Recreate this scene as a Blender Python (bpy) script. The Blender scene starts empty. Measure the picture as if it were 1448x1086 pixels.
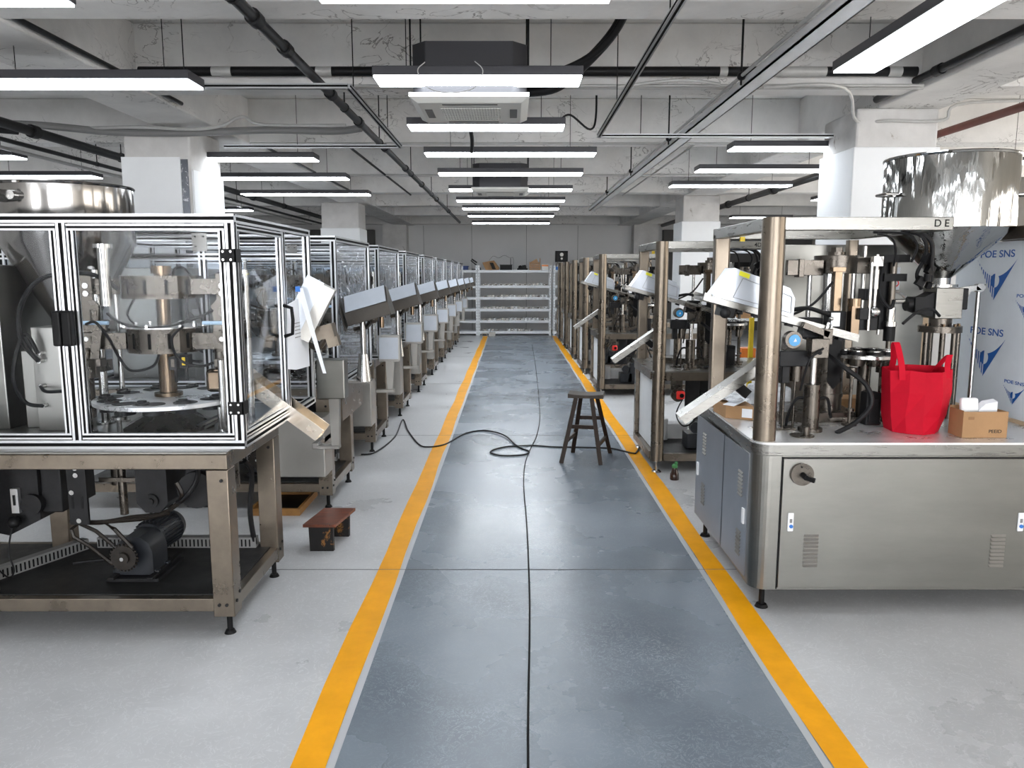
import bpy, math, random
from mathutils import Vector, Matrix, Euler
random.seed(7)
R = math.radians
scene = bpy.context.scene
col = scene.collection

# ------------------------------------------------------------------ camera, world, exposure
cam_d = bpy.data.cameras.new('camera'); cam = bpy.data.objects.new('camera', cam_d); col.objects.link(cam)
cam_d.sensor_width = 36.0; cam_d.lens = 36.0 * 1088 / 1448; cam_d.clip_start = 0.05
cam.location = (0, 0, 1.7)
cam.rotation_euler = (R(90) - math.atan(156 / 1088), 0, R(-0.05))
scene.camera = cam
w = bpy.data.worlds.new('world'); scene.world = w; w.use_nodes = True
w.node_tree.nodes['Background'].inputs[0].default_value = (0.75, 0.85, 1, 1)
w.node_tree.nodes['Background'].inputs[1].default_value = 0.5
scene.view_settings.view_transform = 'Standard'; scene.view_settings.look = 'None'
scene.view_settings.gamma = 1; scene.view_settings.use_curve_mapping = False
scene.view_settings.exposure = 0.48
LAMP_STRENGTH = 10.8
scene.cycles.transparent_max_bounces = 24
scene.cycles.max_bounces = 8
scene.cycles.use_denoising = True

# ------------------------------------------------------------------ materials
MATS = {}
def nd(nt, t, **kw):
    n = nt.nodes.new(t)
    for k, v in kw.items(): setattr(n, k, v)
    return n
def mat(name, color, rough=0.5, metal=0.0, var=0.0, scale=8.0, rvar=0.0, bump=0.0, bscale=30.0, stretch=None,
        spots=None, spotscale=6.0, spotcut=0.62, emit=0.0, aniso=0, spec=0.5, coat=0):
    m = bpy.data.materials.new(name); m.use_nodes = True; nt = m.node_tree
    b = nt.nodes['Principled BSDF']; L = nt.links.new
    b.inputs['Roughness'].default_value = rough; b.inputs['Metallic'].default_value = metal
    b.inputs['Specular IOR Level'].default_value = spec
    b.inputs['Coat Weight'].default_value = coat
    c = tuple(color) + (1,); b.inputs['Base Color'].default_value = c
    tc = nd(nt, 'ShaderNodeTexCoord'); mp = nd(nt, 'ShaderNodeMapping'); L(tc.outputs['Object'], mp.inputs[0])
    if stretch: mp.inputs['Scale'].default_value = stretch
    out = None
    if var or rvar:
        nz = nd(nt, 'ShaderNodeTexNoise'); nz.inputs['Scale'].default_value = scale; nz.inputs['Detail'].default_value = 6
        nz.inputs['Roughness'].default_value = 0.65
        L(mp.outputs[0], nz.inputs['Vector'])
        if var:
            mx = nd(nt, 'ShaderNodeMix', data_type='RGBA')
            mr = nd(nt, 'ShaderNodeMapRange'); mr.inputs[1].default_value = 0.3; mr.inputs[2].default_value = 0.7
            L(nz.outputs[0], mr.inputs[0]); L(mr.outputs[0], mx.inputs[0])
            mx.inputs[6].default_value = tuple(max(0, x * (1 - var)) for x in color) + (1,)
            mx.inputs[7].default_value = tuple(min(1, x * (1 + var)) for x in color) + (1,)
            out = mx.outputs[2]
        if rvar:
            mr2 = nd(nt, 'ShaderNodeMapRange'); mr2.inputs[1].default_value = 0.3; mr2.inputs[2].default_value = 0.7
            mr2.inputs[3].default_value = max(0.02, rough - rvar); mr2.inputs[4].default_value = rough + rvar
            L(nz.outputs[0], mr2.inputs[0]); L(mr2.outputs[0], b.inputs['Roughness'])
    if spots:
        n2 = nd(nt, 'ShaderNodeTexNoise'); n2.inputs['Scale'].default_value = spotscale; n2.inputs['Detail'].default_value = 9
        n2.inputs['Roughness'].default_value = 0.75; n2.inputs['Distortion'].default_value = 0.6
        L(tc.outputs['Object'], n2.inputs['Vector'])
        mr = nd(nt, 'ShaderNodeMapRange'); mr.inputs[1].default_value = spotcut; mr.inputs[2].default_value = spotcut + 0.05
        L(n2.outputs[0], mr.inputs[0])
        mx = nd(nt, 'ShaderNodeMix', data_type='RGBA'); L(mr.outputs[0], mx.inputs[0])
        if out: L(out, mx.inputs[6])
        else: mx.inputs[6].default_value = c
        mx.inputs[7].default_value = tuple(spots) + (1,)
        out = mx.outputs[2]
    if out: L(out, b.inputs['Base Color'])
    if bump:
        n3 = nd(nt, 'ShaderNodeTexNoise'); n3.inputs['Scale'].default_value = bscale; n3.inputs['Detail'].default_value = 5
        L(mp.outputs[0], n3.inputs['Vector'])
        bp = nd(nt, 'ShaderNodeBump'); bp.inputs['Strength'].default_value = bump; bp.inputs['Distance'].default_value = 0.01
        L(n3.outputs[0], bp.inputs['Height']); L(bp.outputs[0], b.inputs['Normal'])
    if emit:
        b.inputs['Emission Color'].default_value = c; b.inputs['Emission Strength'].default_value = emit
    MATS[name] = m
    return m
def clear(name, tint, refl, rough=0.05, bump=0):
    m = bpy.data.materials.new(name); m.use_nodes = True; nt = m.node_tree; L = nt.links.new
    for n in list(nt.nodes): nt.nodes.remove(n)
    o = nd(nt, 'ShaderNodeOutputMaterial'); mix = nd(nt, 'ShaderNodeMixShader')
    t = nd(nt, 'ShaderNodeBsdfTransparent'); t.inputs[0].default_value = tuple(tint) + (1,)
    g = nd(nt, 'ShaderNodeBsdfGlossy'); g.inputs['Roughness'].default_value = rough; g.inputs[0].default_value = (1, 1, 1, 1)
    fr = nd(nt, 'ShaderNodeLayerWeight'); fr.inputs[0].default_value = 0.5
    pw = nd(nt, 'ShaderNodeMath', operation='POWER'); pw.inputs[1].default_value = 4.0; L(fr.outputs['Facing'], pw.inputs[0])
    ad = nd(nt, 'ShaderNodeMath', operation='MULTIPLY_ADD'); ad.use_clamp = True; ad.inputs[1].default_value = 0.5; ad.inputs[2].default_value = refl
    L(pw.outputs[0], ad.inputs[0]); L(ad.outputs[0], mix.inputs[0]); L(t.outputs[0], mix.inputs[1]); L(g.outputs[0], mix.inputs[2])
    if bump:
        n3 = nd(nt, 'ShaderNodeTexNoise'); n3.inputs['Scale'].default_value = 9; n3.inputs['Distortion'].default_value = 1.5
        bp = nd(nt, 'ShaderNodeBump'); bp.inputs['Strength'].default_value = bump; bp.inputs['Distance'].default_value = 0.05
        L(n3.outputs[0], bp.inputs['Height']); L(bp.outputs[0], g.inputs['Normal']); L(bp.outputs[0], fr.inputs['Normal'])
    L(mix.outputs[0], o.inputs[0]); MATS[name] = m
    return m

STEEL = mat('brushed_steel', (0.23, 0.225, 0.21), 0.30, 1.0, var=0.10, scale=5, rvar=0.07, stretch=(1, 1, 9), bump=0.03, bscale=40)
FRAME = mat('weathered_frame_steel', (0.190, 0.160, 0.127), 0.31, 0.95, var=0.18, scale=6, rvar=0.08)
SHEET = mat('satin_sheet_steel', (0.235, 0.23, 0.212), 0.30, 1.0, var=0.09, scale=1.5, rvar=0.02, stretch=(1, 1, 4))
BOXST = mat('pale_box_steel', (0.33, 0.32, 0.30), 0.36, 0.85, var=0.06, scale=3, rvar=0.06)
POLISH = mat('polished_steel', (0.40, 0.40, 0.39), 0.05, 1.0, bump=0.9, bscale=7, stretch=(1, 1, 0.12))
HOPST = mat('hopper_steel', (0.31, 0.30, 0.29), 0.13, 1.0, var=0.03, scale=4, bump=0.5, bscale=4, stretch=(1, 1, 0.05))
MACH = mat('machined_steel', (0.095, 0.084, 0.072), 0.30, 0.9, var=0.3, scale=14, rvar=0.10)
BRIGHT = mat('bright_steel', (0.44, 0.435, 0.425), 0.22, 1.0, rvar=0.06)
BRONZE = mat('bronze_steel', (0.15, 0.11, 0.075), 0.24, 1.0, var=0.12, scale=10)
ALU = mat('aluminium_profile', (0.55, 0.56, 0.58), 0.28, 0.85, var=0.04, scale=10)
SLOT = mat('black_slot_rubber', (0.008, 0.008, 0.008), 0.7, spec=0.1)
BLACK = mat('black_plastic', (0.006, 0.006, 0.0065), 0.45, spec=0.15)
CABLE = mat('black_cable', (0.008, 0.008, 0.009), 0.5, spec=0.25)
IRON = mat('dark_iron', (0.010, 0.010, 0.011), 0.5, 0.2, var=0.5, scale=12, spec=0.3)
MOTOR = mat('charcoal_motor_paint', (0.014, 0.016, 0.020), 0.38, var=0.35, scale=10, spec=0.35)
RUBBER = mat('black_shelf_mat', (0.010, 0.010, 0.010), 0.5, var=0.35, scale=7, rvar=0.1)
GUNK = mat('greasy_chain', (0.016, 0.012, 0.009), 0.4, 0.4, var=0.5, scale=40)
WHITEP = mat('white_paint', (0.78, 0.79, 0.80), 0.45, var=0.03)
DARKST = mat('dark_box_steel', (0.065, 0.058, 0.050), 0.35, 0.6, var=0.1)
FILM = mat('white_protective_film', (0.52, 0.56, 0.62), 0.22, 0.15, var=0.05, scale=6, bump=0.15, bscale=9)
PAPER = mat('white_paper', (0.82, 0.84, 0.88), 0.7)
GREYP = mat('grey_paint', (0.20, 0.20, 0.20), 0.5)
WALLP = mat('white_column_paint', (0.86, 0.88, 0.90), 0.55, var=0.03, scale=2)
def concrete(name, base, dirt):
    m = mat(name, base, 0.8, var=0.14, scale=1.3, bump=0.5, bscale=6); nt = m.node_tree; L = nt.links.new; b = nt.nodes['Principled BSDF']
    src = b.inputs['Base Color'].links[0].from_socket; tc = nd(nt, 'ShaderNodeTexCoord'); mp = nd(nt, 'ShaderNodeMapping'); mp.inputs['Scale'].default_value = (1, 1, 1.8); L(tc.outputs['Object'], mp.inputs[0])
    n1 = nd(nt, 'ShaderNodeTexNoise'); n1.inputs['Scale'].default_value = 3.2; n1.inputs['Detail'].default_value = 7; n1.inputs['Distortion'].default_value = 1.2; L(mp.outputs[0], n1.inputs[0])
    n2 = nd(nt, 'ShaderNodeTexNoise'); n2.inputs['Scale'].default_value = 0.9; n2.inputs['Detail'].default_value = 3; L(tc.outputs['Object'], n2.inputs[0])
    s1 = nd(nt, 'ShaderNodeMath', operation='SUBTRACT'); s1.inputs[1].default_value = .5; L(n1.outputs[0], s1.inputs[0]); s2 = nd(nt, 'ShaderNodeMath', operation='ABSOLUTE'); L(s1.outputs[0], s2.inputs[0])
    c1 = nd(nt, 'ShaderNodeMapRange'); c1.inputs[1].default_value = .012; c1.inputs[2].default_value = .002; L(s2.outputs[0], c1.inputs[0])      # hairline cracks and scuffs
    c2 = nd(nt, 'ShaderNodeMapRange'); c2.inputs[1].default_value = .50; c2.inputs[2].default_value = .60; c2.inputs[4].default_value = .8; L(n2.outputs[0], c2.inputs[0])
    mu = nd(nt, 'ShaderNodeMath', operation='MULTIPLY'); L(c1.outputs[0], mu.inputs[0]); L(c2.outputs[0], mu.inputs[1])
    n3 = nd(nt, 'ShaderNodeTexNoise'); n3.inputs['Scale'].default_value = 9; n3.inputs['Detail'].default_value = 8; n3.inputs['Roughness'].default_value = .8; L(mp.outputs[0], n3.inputs[0])
    c3 = nd(nt, 'ShaderNodeMapRange'); c3.inputs[1].default_value = .66; c3.inputs[2].default_value = .72; c3.inputs[4].default_value = .7; L(n3.outputs[0], c3.inputs[0])
    ad = nd(nt, 'ShaderNodeMath', operation='MAXIMUM'); L(mu.outputs[0], ad.inputs[0]); L(c3.outputs[0], ad.inputs[1])
    mx = nd(nt, 'ShaderNodeMix', data_type='RGBA'); L(ad.outputs[0], mx.inputs[0]); L(src, mx.inputs[6]); mx.inputs[7].default_value = tuple(dirt) + (1,); L(mx.outputs[2], b.inputs['Base Color'])
    return m
CONC = concrete('painted_concrete', (0.74, 0.73, 0.715), (0.14, 0.13, 0.12))
CONCR = mat('rough_column_plaster', (0.62, 0.61, 0.60), 0.8, var=0.12, scale=3, bump=0.5, bscale=9, spots=(0.3, 0.27, 0.24), spotscale=4, spotcut=0.62)
WALLB = mat('grey_wall_panel', (0.74, 0.74, 0.74), 0.6, var=0.03, scale=1)
WALLD = mat('dark_opening_shade', (0.09, 0.088, 0.085), 0.7, var=0.1, scale=1)
WALLC = mat('cream_wall', (0.60, 0.56, 0.50), 0.8, var=0.08, scale=1.5)
BLKPIPE = mat('black_pipe_paint', (0.006, 0.006, 0.0065), 0.4, var=0.4, scale=9, spots=(0.25, 0.25, 0.26), spotscale=7, spotcut=0.66, spec=0.3)
CONDUIT = mat('grey_conduit', (0.48, 0.48, 0.47), 0.45, 0.2, var=0.1)
REDPIPE = mat('rust_red_pipe', (0.13, 0.035, 0.025), 0.5, var=0.2)
LHOUSE = mat('lamp_housing', (0.035, 0.035, 0.042), 0.4, 0.1)
LGLOW = mat('lamp_diffuser', (0.90, 0.95, 1.0), 0.5, emit=LAMP_STRENGTH)
LGLOWF = mat('lamp_diffuser_far_boosted', (0.90, 0.95, 1.0), 0.5, emit=LAMP_STRENGTH*1.9)  # far lamps glow stronger than the near ones to lift the far floor
YELLOW = mat('yellow_floor_paint', (0.80, 0.35, 0.004), 0.42, var=0.10, scale=5, spots=(0.42, 0.25, 0.03), spotscale=2.3, spotcut=0.64, spec=0.2)
PALE = mat('pale_floor_edge', (0.42, 0.43, 0.45), 0.5)
WOODD = mat('dark_stained_wood', (0.020, 0.010, 0.005), 0.5, var=0.45, scale=9, stretch=(6, 6, 1), spec=0.25)
WOODS = mat('grey_worn_wood', (0.045, 0.034, 0.026), 0.5, var=0.35, scale=9, stretch=(1, 8, 1), spec=0.3)
WOODR = mat('red_brown_wood', (0.11, 0.025, 0.008), 0.35, var=0.65, scale=6, stretch=(1, 5, 1), spots=(0.02, 0.012, 0.01), spotscale=5, spotcut=0.60)
WOODB = mat('black_chipped_wood', (0.005, 0.004, 0.004), 0.5, spots=(0.20, 0.09, 0.02), spotscale=9, spotcut=0.56, spec=0.3)
WOODT = mat('amber_tray_wood', (0.33, 0.16, 0.045), 0.4, var=0.3, scale=9)
PLY = mat('pale_plywood', (0.60, 0.45, 0.30), 0.6, var=0.1, scale=4, stretch=(6, 1, 1))
CARD = mat('brown_cardboard', (0.36, 0.205, 0.095), 0.75, var=0.10, scale=5)
REDBAG = mat('red_nonwoven_fabric', (0.50, 0.004, 0.020), 0.7, var=0.10, scale=5, bump=0.25, bscale=12, spec=0.15)
RED = mat('red_plastic', (0.70, 0.02, 0.015), 0.35)
BLUE = mat('blue_plastic', (0.02, 0.16, 0.55), 0.4)
LBLUE = mat('pale_blue_tube', (0.45, 0.62, 0.80), 0.3)
LOGO = mat('blue_print', (0.012, 0.12, 0.46), 0.35)
DIAL = mat('blue_gauge_face', (0.03, 0.33, 0.70), 0.3)
YEL = mat('yellow_plastic', (0.85, 0.60, 0.01), 0.4)
SIGNY = mat('yellow_sticker', (0.75, 0.72, 0.02), 0.5)
GREEN = mat('green_plastic', (0.04, 0.20, 0.06), 0.4)
BROWNG = mat('dark_brown_glass', (0.03, 0.012, 0.008), 0.1)
ORANGE = mat('orange_plastic', (0.75, 0.20, 0.02), 0.5)
WRAP = mat('blue_film_sheet', (0.82, 0.88, 0.95), 0.3, 0.0, var=0.07, scale=2, rvar=0.06, bump=0.08, bscale=3)
ACW = mat('aircon_white', (0.60, 0.60, 0.57), 0.45)
ACB = mat('aircon_grille_dark', (0.10, 0.10, 0.10), 0.5)
ACBODY = mat('aircon_casing_grey', (0.04, 0.04, 0.045), 0.5, 0.3)
SHELFW = mat('white_rack_paint', (0.86, 0.89, 0.92), 0.4)
PANE = clear('clear_acrylic', (0.96, 0.97, 0.98), 0.004, 0.02)
CURT = clear('wrinkled_clear_film', (0.90, 0.92, 0.94), 0.03, 0.16, bump=0.6)

WORN = mat('worn_bright_top', (.72, .72, .72), .32, .6, var=.08, scale=6, rvar=.1)
def floor_mat():
    m = bpy.data.materials.new('pale_floor_coating'); m.use_nodes = True; nt = m.node_tree; L = nt.links.new
    b = nt.nodes['Principled BSDF']; tc = nd(nt, 'ShaderNodeTexCoord')
    n1 = nd(nt, 'ShaderNodeTexNoise'); n1.inputs['Scale'].default_value = 1.3; n1.inputs['Detail'].default_value = 8; n1.inputs['Roughness'].default_value = 0.6
    n2 = nd(nt, 'ShaderNodeTexNoise'); n2.inputs['Scale'].default_value = 11; n2.inputs['Detail'].default_value = 6; n2.inputs['Distortion'].default_value = 2.5
    L(tc.outputs['Object'], n1.inputs[0]); L(tc.outputs['Object'], n2.inputs[0])
    mx = nd(nt, 'ShaderNodeMix', data_type='RGBA'); mx.inputs[6].default_value = (0.42, 0.425, 0.435, 1); mx.inputs[7].default_value = (0.56, 0.565, 0.575, 1)
    mr = nd(nt, 'ShaderNodeMapRange'); mr.inputs[1].default_value = .3; mr.inputs[2].default_value = .7; L(n1.outputs[0], mr.inputs[0]); L(mr.outputs[0], mx.inputs[0])
    ab = nd(nt, 'ShaderNodeMath', operation='SUBTRACT'); ab.inputs[1].default_value = .5; L(n2.outputs[0], ab.inputs[0]); ab2 = nd(nt, 'ShaderNodeMath', operation='ABSOLUTE'); L(ab.outputs[0], ab2.inputs[0])
    mr3 = nd(nt, 'ShaderNodeMapRange'); mr3.inputs[1].default_value = .02; mr3.inputs[2].default_value = .003; mr3.inputs[4].default_value = 0.4; L(ab2.outputs[0], mr3.inputs[0]); m2 = nd(nt, 'ShaderNodeMix', data_type='RGBA'); L(mr3.outputs[0], m2.inputs[0]); L(mx.outputs[2], m2.inputs[6]); m2.inputs[7].default_value = (0.70, 0.71, 0.72, 1)
    L(m2.outputs[2], b.inputs['Base Color'])
    mr2 = nd(nt, 'ShaderNodeMapRange'); mr2.inputs[1].default_value = .3; mr2.inputs[2].default_value = .7; mr2.inputs[3].default_value = .24; mr2.inputs[4].default_value = .42
    L(n1.outputs[0], mr2.inputs[0]); L(mr2.outputs[0], b.inputs['Roughness'])
    bp = nd(nt, 'ShaderNodeBump'); bp.inputs['Strength'].default_value = .12; bp.inputs['Distance'].default_value = .004; L(n2.outputs[0], bp.inputs['Height']); L(bp.outputs[0], b.inputs['Normal'])
    return m
def lane_mat():
    m = bpy.data.materials.new('blue_grey_lane_paint'); m.use_nodes = True; nt = m.node_tree; L = nt.links.new
    b = nt.nodes['Principled BSDF']; tc = nd(nt, 'ShaderNodeTexCoord')
    n1 = nd(nt, 'ShaderNodeTexNoise'); n1.inputs['Scale'].default_value = 1.1; n1.inputs['Detail'].default_value = 7
    n2 = nd(nt, 'ShaderNodeTexNoise'); n2.inputs['Scale'].default_value = 14; n2.inputs['Detail'].default_value = 6; n2.inputs['Distortion'].default_value = 2.5; n2.inputs['Roughness'].default_value = .65
    n3 = nd(nt, 'ShaderNodeTexNoise'); n3.inputs['Scale'].default_value = 1.7; n3.inputs['Detail'].default_value = 3
    for n in (n1, n2, n3): L(tc.outputs['Object'], n.inputs[0])
    mx = nd(nt, 'ShaderNodeMix', data_type='RGBA'); mx.inputs[6].default_value = (0.105, 0.128, 0.155, 1); mx.inputs[7].default_value = (0.20, 0.235, 0.275, 1)
    mr = nd(nt, 'ShaderNodeMapRange'); mr.inputs[1].default_value = .32; mr.inputs[2].default_value = .68; L(n1.outputs[0], mr.inputs[0]); L(mr.outputs[0], mx.inputs[0])
    # light scuffs gathered in worn patches
    ab = nd(nt, 'ShaderNodeMath', operation='SUBTRACT'); ab.inputs[1].default_value = .5; L(n2.outputs[0], ab.inputs[0]); ab2 = nd(nt, 'ShaderNodeMath', operation='ABSOLUTE'); L(ab.outputs[0], ab2.inputs[0])
    a = nd(nt, 'ShaderNodeMapRange'); a.inputs[1].default_value = .022; a.inputs[2].default_value = .004; L(ab2.outputs[0], a.inputs[0])
    c = nd(nt, 'ShaderNodeMapRange'); c.inputs[1].default_value = .42; c.inputs[2].default_value = .62; c.inputs[3].default_value = .12; c.inputs[4].default_value = .55; L(n3.outputs[0], c.inputs[0])
    mu = nd(nt, 'ShaderNodeMath', operation='MULTIPLY'); L(a.outputs[0], mu.inputs[0]); L(c.outputs[0], mu.inputs[1])
    m2 = nd(nt, 'ShaderNodeMix', data_type='RGBA'); L(mu.outputs[0], m2.inputs[0]); L(mx.outputs[2], m2.inputs[6]); m2.inputs[7].default_value = (0.36, 0.40, 0.44, 1)
    L(m2.outputs[2], b.inputs['Base Color'])
    mr2 = nd(nt, 'ShaderNodeMapRange'); mr2.inputs[1].default_value = .3; mr2.inputs[2].default_value = .7; mr2.inputs[3].default_value = .21; mr2.inputs[4].default_value = .33
    L(n1.outputs[0], mr2.inputs[0]); L(mr2.outputs[0], b.inputs['Roughness'])
    bp = nd(nt, 'ShaderNodeBump'); bp.inputs['Strength'].default_value = .12; bp.inputs['Distance'].default_value = .004; L(n2.outputs[0], bp.inputs['Height']); L(bp.outputs[0], b.inputs['Normal'])
    return m
FLOORM = floor_mat(); LANEM = lane_mat()

# ------------------------------------------------------------------ mesh helpers
def V(*a): return Vector(a)
def smooth_path(pts, k=6):
    pts = [Vector(p) for p in pts]
    if len(pts) < 3: return pts
    P = [pts[0]] + pts + [pts[-1]]; out = []
    for i in range(1, len(P) - 2):
        a, b, c, d = P[i-1], P[i], P[i+1], P[i+2]
        for j in range(k):
            t = j / k
            out.append(0.5 * ((2*b) + (c-a)*t + (2*a-5*b+4*c-d)*t*t + (3*b-a-3*c+d)*t**3))
    out.append(pts[-1]); return out
class MB:
    def __init__(s): s.v = []; s.f = []; s.m = []; s.s = []
    def add(s, vs, fs, m=0, sm=False):
        o = len(s.v); s.v += [tuple(p) for p in vs]
        for f in fs: s.f.append([i + o for i in f]); s.m.append(m); s.s.append(sm)
    def box(s, x0, x1, y0, y1, z0, z1, m=0):
        x0, x1 = sorted((x0, x1)); y0, y1 = sorted((y0, y1)); z0, z1 = sorted((z0, z1))
        vs = [(x, y, z) for z in (z0, z1) for x, y in ((x0, y0), (x1, y0), (x1, y1), (x0, y1))]
        s.add(vs, [(3,2,1,0), (4,5,6,7), (0,1,5,4), (1,2,6,5), (2,3,7,6), (3,0,4,7)], m); return s
    def obox(s, c, size, rot=(0,0,0), m=0):
        M = Euler(rot).to_matrix(); c = Vector(c); h = [q/2 for q in size]
        vs = [c + M @ Vector((x*h[0], y*h[1], z*h[2])) for z in (-1,1) for x, y in ((-1,-1),(1,-1),(1,1),(-1,1))]
        s.add(vs, [(3,2,1,0), (4,5,6,7), (0,1,5,4), (1,2,6,5), (2,3,7,6), (3,0,4,7)], m); return s
    def frame(s, p, q, up=(0,0,1)):
        d = (Vector(q) - Vector(p)).normalized(); u = Vector(up)
        if abs(d.dot(u)) > 0.95: u = Vector((0,1,0))
        a = d.cross(u).normalized(); b = a.cross(d).normalized(); return d, a, b
    def sect(s, p, q, pts, up=(0,0,1), mats=None, m=0, sm=False):
        d, a, b = s.frame(p, q, up); p, q = Vector(p), Vector(q); n = len(pts)
        vs = [p + a*x + b*y for x, y in pts] + [q + a*x + b*y for x, y in pts]
        for i in range(n):
            j = (i + 1) % n
            s.add([vs[i], vs[j], vs[n+j], vs[n+i]], [(0,1,2,3)], mats[i] if mats else m, sm)
        s.add(vs[:n], [tuple(range(n))[::-1]], m); s.add(vs[n:], [tuple(range(n))], m); return s
    def bar(s, p, q, w, h, up=(0,0,1), m=0):
        return s.sect(p, q, [(-w/2,-h/2),(w/2,-h/2),(w/2,h/2),(-w/2,h/2)], up, m=m)
    def alu(s, p, q, t=0.04, up=(0,0,1), t2=None, ms=1, m=0):      # slotted square profile: groove on each side
        a = t/2; b = (t2 or t)/2; g = t*0.20; dp = t*0.14
        pts = [(-a,-b),(-g,-b),(-g,-b+dp),(g,-b+dp),(g,-b),(a,-b),(a,-g),(a-dp,-g),(a-dp,g),(a,g),(a,b),(g,b),(g,b-dp),(-g,b-dp),(-g,b),(-a,b),(-a,g),(-a+dp,g),(-a+dp,-g),(-a,-g)]
        k = [m, ms, ms, ms, m] * 4
        return s.sect(p, q, pts, up, mats=k, m=m)
    def cyl(s, p, q, r, r2=None, n=16, m=0, cap=True):
        r2 = r if r2 is None else r2; d, a, b = s.frame(p, q); p, q = Vector(p), Vector(q)
        c = [(math.cos(2*math.pi*i/n), math.sin(2*math.pi*i/n)) for i in range(n)]
        vs = [p + (a*x + b*y)*r for x, y in c] + [q + (a*x + b*y)*r2 for x, y in c]
        s.add(vs, [(i, (i+1) % n, n + (i+1) % n, n + i) for i in range(n)], m, True)
        if cap:
            s.add(vs[:n], [tuple(range(n))[::-1]], m); s.add(vs[n:], [tuple(range(n))], m)
        return s
    def tube(s, pts, r, n=8, m=0, k=6, sm=True):
        pts = smooth_path(pts, k) if sm else [Vector(p) for p in pts]
        rings = []; a = None
        for i, p in enumerate(pts):
            d = (pts[min(i+1, len(pts)-1)] - pts[max(i-1, 0)])
            d = d.normalized() if d.length > 1e-9 else Vector((0,0,1))
            if a is None:
                u = Vector((0,0,1)) if abs(d.z) < 0.9 else Vector((1,0,0)); a = d.cross(u).normalized()
            else:
                a = (a - d*a.dot(d)); a = a.normalized() if a.length > 1e-6 else d.orthogonal().normalized()
            b = d.cross(a)
            rings.append([p + (a*math.cos(2*math.pi*j/n) + b*math.sin(2*math.pi*j/n))*r for j in range(n)])
        vs = [q for ring in rings for q in ring]; fs = []
        for i in range(len(rings)-1):
            for j in range(n): fs.append((i*n+j, i*n+(j+1) % n, (i+1)*n+(j+1) % n, (i+1)*n+j))
        s.add(vs, fs, m, True); s.add(rings[0], [tuple(range(n))[::-1]], m); s.add(rings[-1], [tuple(range(n))], m); return s
    def lathe(s, c, prof, n=40, m=0, sm=True):
        cx, cy = c; vs = []; fs = []
        for r, z in prof:
            for i in range(n): vs.append((cx + r*math.cos(2*math.pi*i/n), cy + r*math.sin(2*math.pi*i/n), z))
        for k in range(len(prof)-1):
            for i in range(n): fs.append((k*n+i, k*n+(i+1) % n, (k+1)*n+(i+1) % n, (k+1)*n+i))
        s.add(vs, fs, m, sm); return s
    def prism(s, poly, z0, z1, m=0, ms=None):          # plan polygon (ccw) raised from z0 to z1
        n = len(poly); vs = [(x, y, z0) for x, y in poly] + [(x, y, z1) for x, y in poly]
        s.add(vs, [(i, (i+1) % n, n+(i+1) % n, n+i) for i in range(n)], m)
        s.add(vs[:n], [tuple(range(n))[::-1]], m); s.add(vs[n:], [tuple(range(n))], m if ms is None else ms); return s
    def slab(s, pts, vec, m=0):                        # any flat polygon given depth along vec
        n = len(pts); vec = Vector(vec); vs = [Vector(p) for p in pts]; vs = vs + [p + vec for p in vs]
        s.add(vs, [(i, (i+1) % n, n+(i+1) % n, n+i) for i in range(n)], m)
        s.add(vs[:n], [tuple(range(n))[::-1]], m); s.add(vs[n:], [tuple(range(n))], m); return s
    def ball(s, c, r, n=14, m=0, sc=(1,1,1)):
        vs = []; fs = []; k = n//2
        for i in range(k+1):
            t = math.pi*i/k
            for j in range(n):
                p = 2*math.pi*j/n; vs.append((c[0]+sc[0]*r*math.sin(t)*math.cos(p), c[1]+sc[1]*r*math.sin(t)*math.sin(p), c[2]+sc[2]*r*math.cos(t)))
        for i in range(k):
            for j in range(n): fs.append((i*n+j, (i+1)*n+j, (i+1)*n+(j+1) % n, i*n+(j+1) % n))
        s.add(vs, fs, m, True); return s
    def mesh(s, name, mats, o=(0,0,0)):
        me = bpy.data.meshes.new(name); o = Vector(o)
        me.from_pydata([tuple(Vector(p) - o) for p in s.v], [], s.f)
        for q in (mats if isinstance(mats, (list, tuple)) else [mats]): me.materials.append(q)
        me.polygons.foreach_set('material_index', s.m); me.polygons.foreach_set('use_smooth', s.s)
        me.update()
        if any(s.s): me.set_sharp_from_angle(angle=R(35))
        return me
    def build(s, name, mats, parent=None, bevel=0, label=None, kind=None):
        o = ORIGIN if parent else Vector((0,0,0))
        ob = bpy.data.objects.new(name, s.mesh(name, mats, o)); col.objects.link(ob)
        if parent: ob.parent = parent
        if bevel:
            b = ob.modifiers.new('bevel', 'BEVEL'); b.width = bevel; b.segments = 2; b.limit_method = 'ANGLE'; b.angle_limit = R(40)
        if label: ob['label'] = label
        if kind: ob['kind'] = kind
        return ob
ORIGIN = Vector((0,0,0))
def thing(name, label, cat, loc, group=None):
    """an Empty at the thing's base; parts built next are given in world coordinates and kept relative to it"""
    global ORIGIN
    e = bpy.data.objects.new(name, None); e.empty_display_size = 0.1; col.objects.link(e); e.location = loc
    ORIGIN = Vector(loc); e['label'] = label; e['category'] = cat
    if group: e['group'] = group
    return e
def tag(o, label, cat, group=None, kind=None):
    o['label'] = label; o['category'] = cat
    if group: o['group'] = group
    if kind: o['kind'] = kind
    return o
def recenter(o):
    """put a one-mesh thing's origin at the middle of its base"""
    me = o.data; xs = [v.co for v in me.vertices]
    c = Vector((sum((min(p[i] for p in xs), max(p[i] for p in xs)))/2 for i in range(2))).to_3d(); c.z = min(p.z for p in xs)
    me.transform(Matrix.Translation(-c)); o.location = c; return o
def solo(mb, name, mats, label, cat, group=None, bevel=0, kind=None):
    o = recenter(mb.build(name, mats, None, bevel)); return tag(o, label, cat, group, kind)
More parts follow.
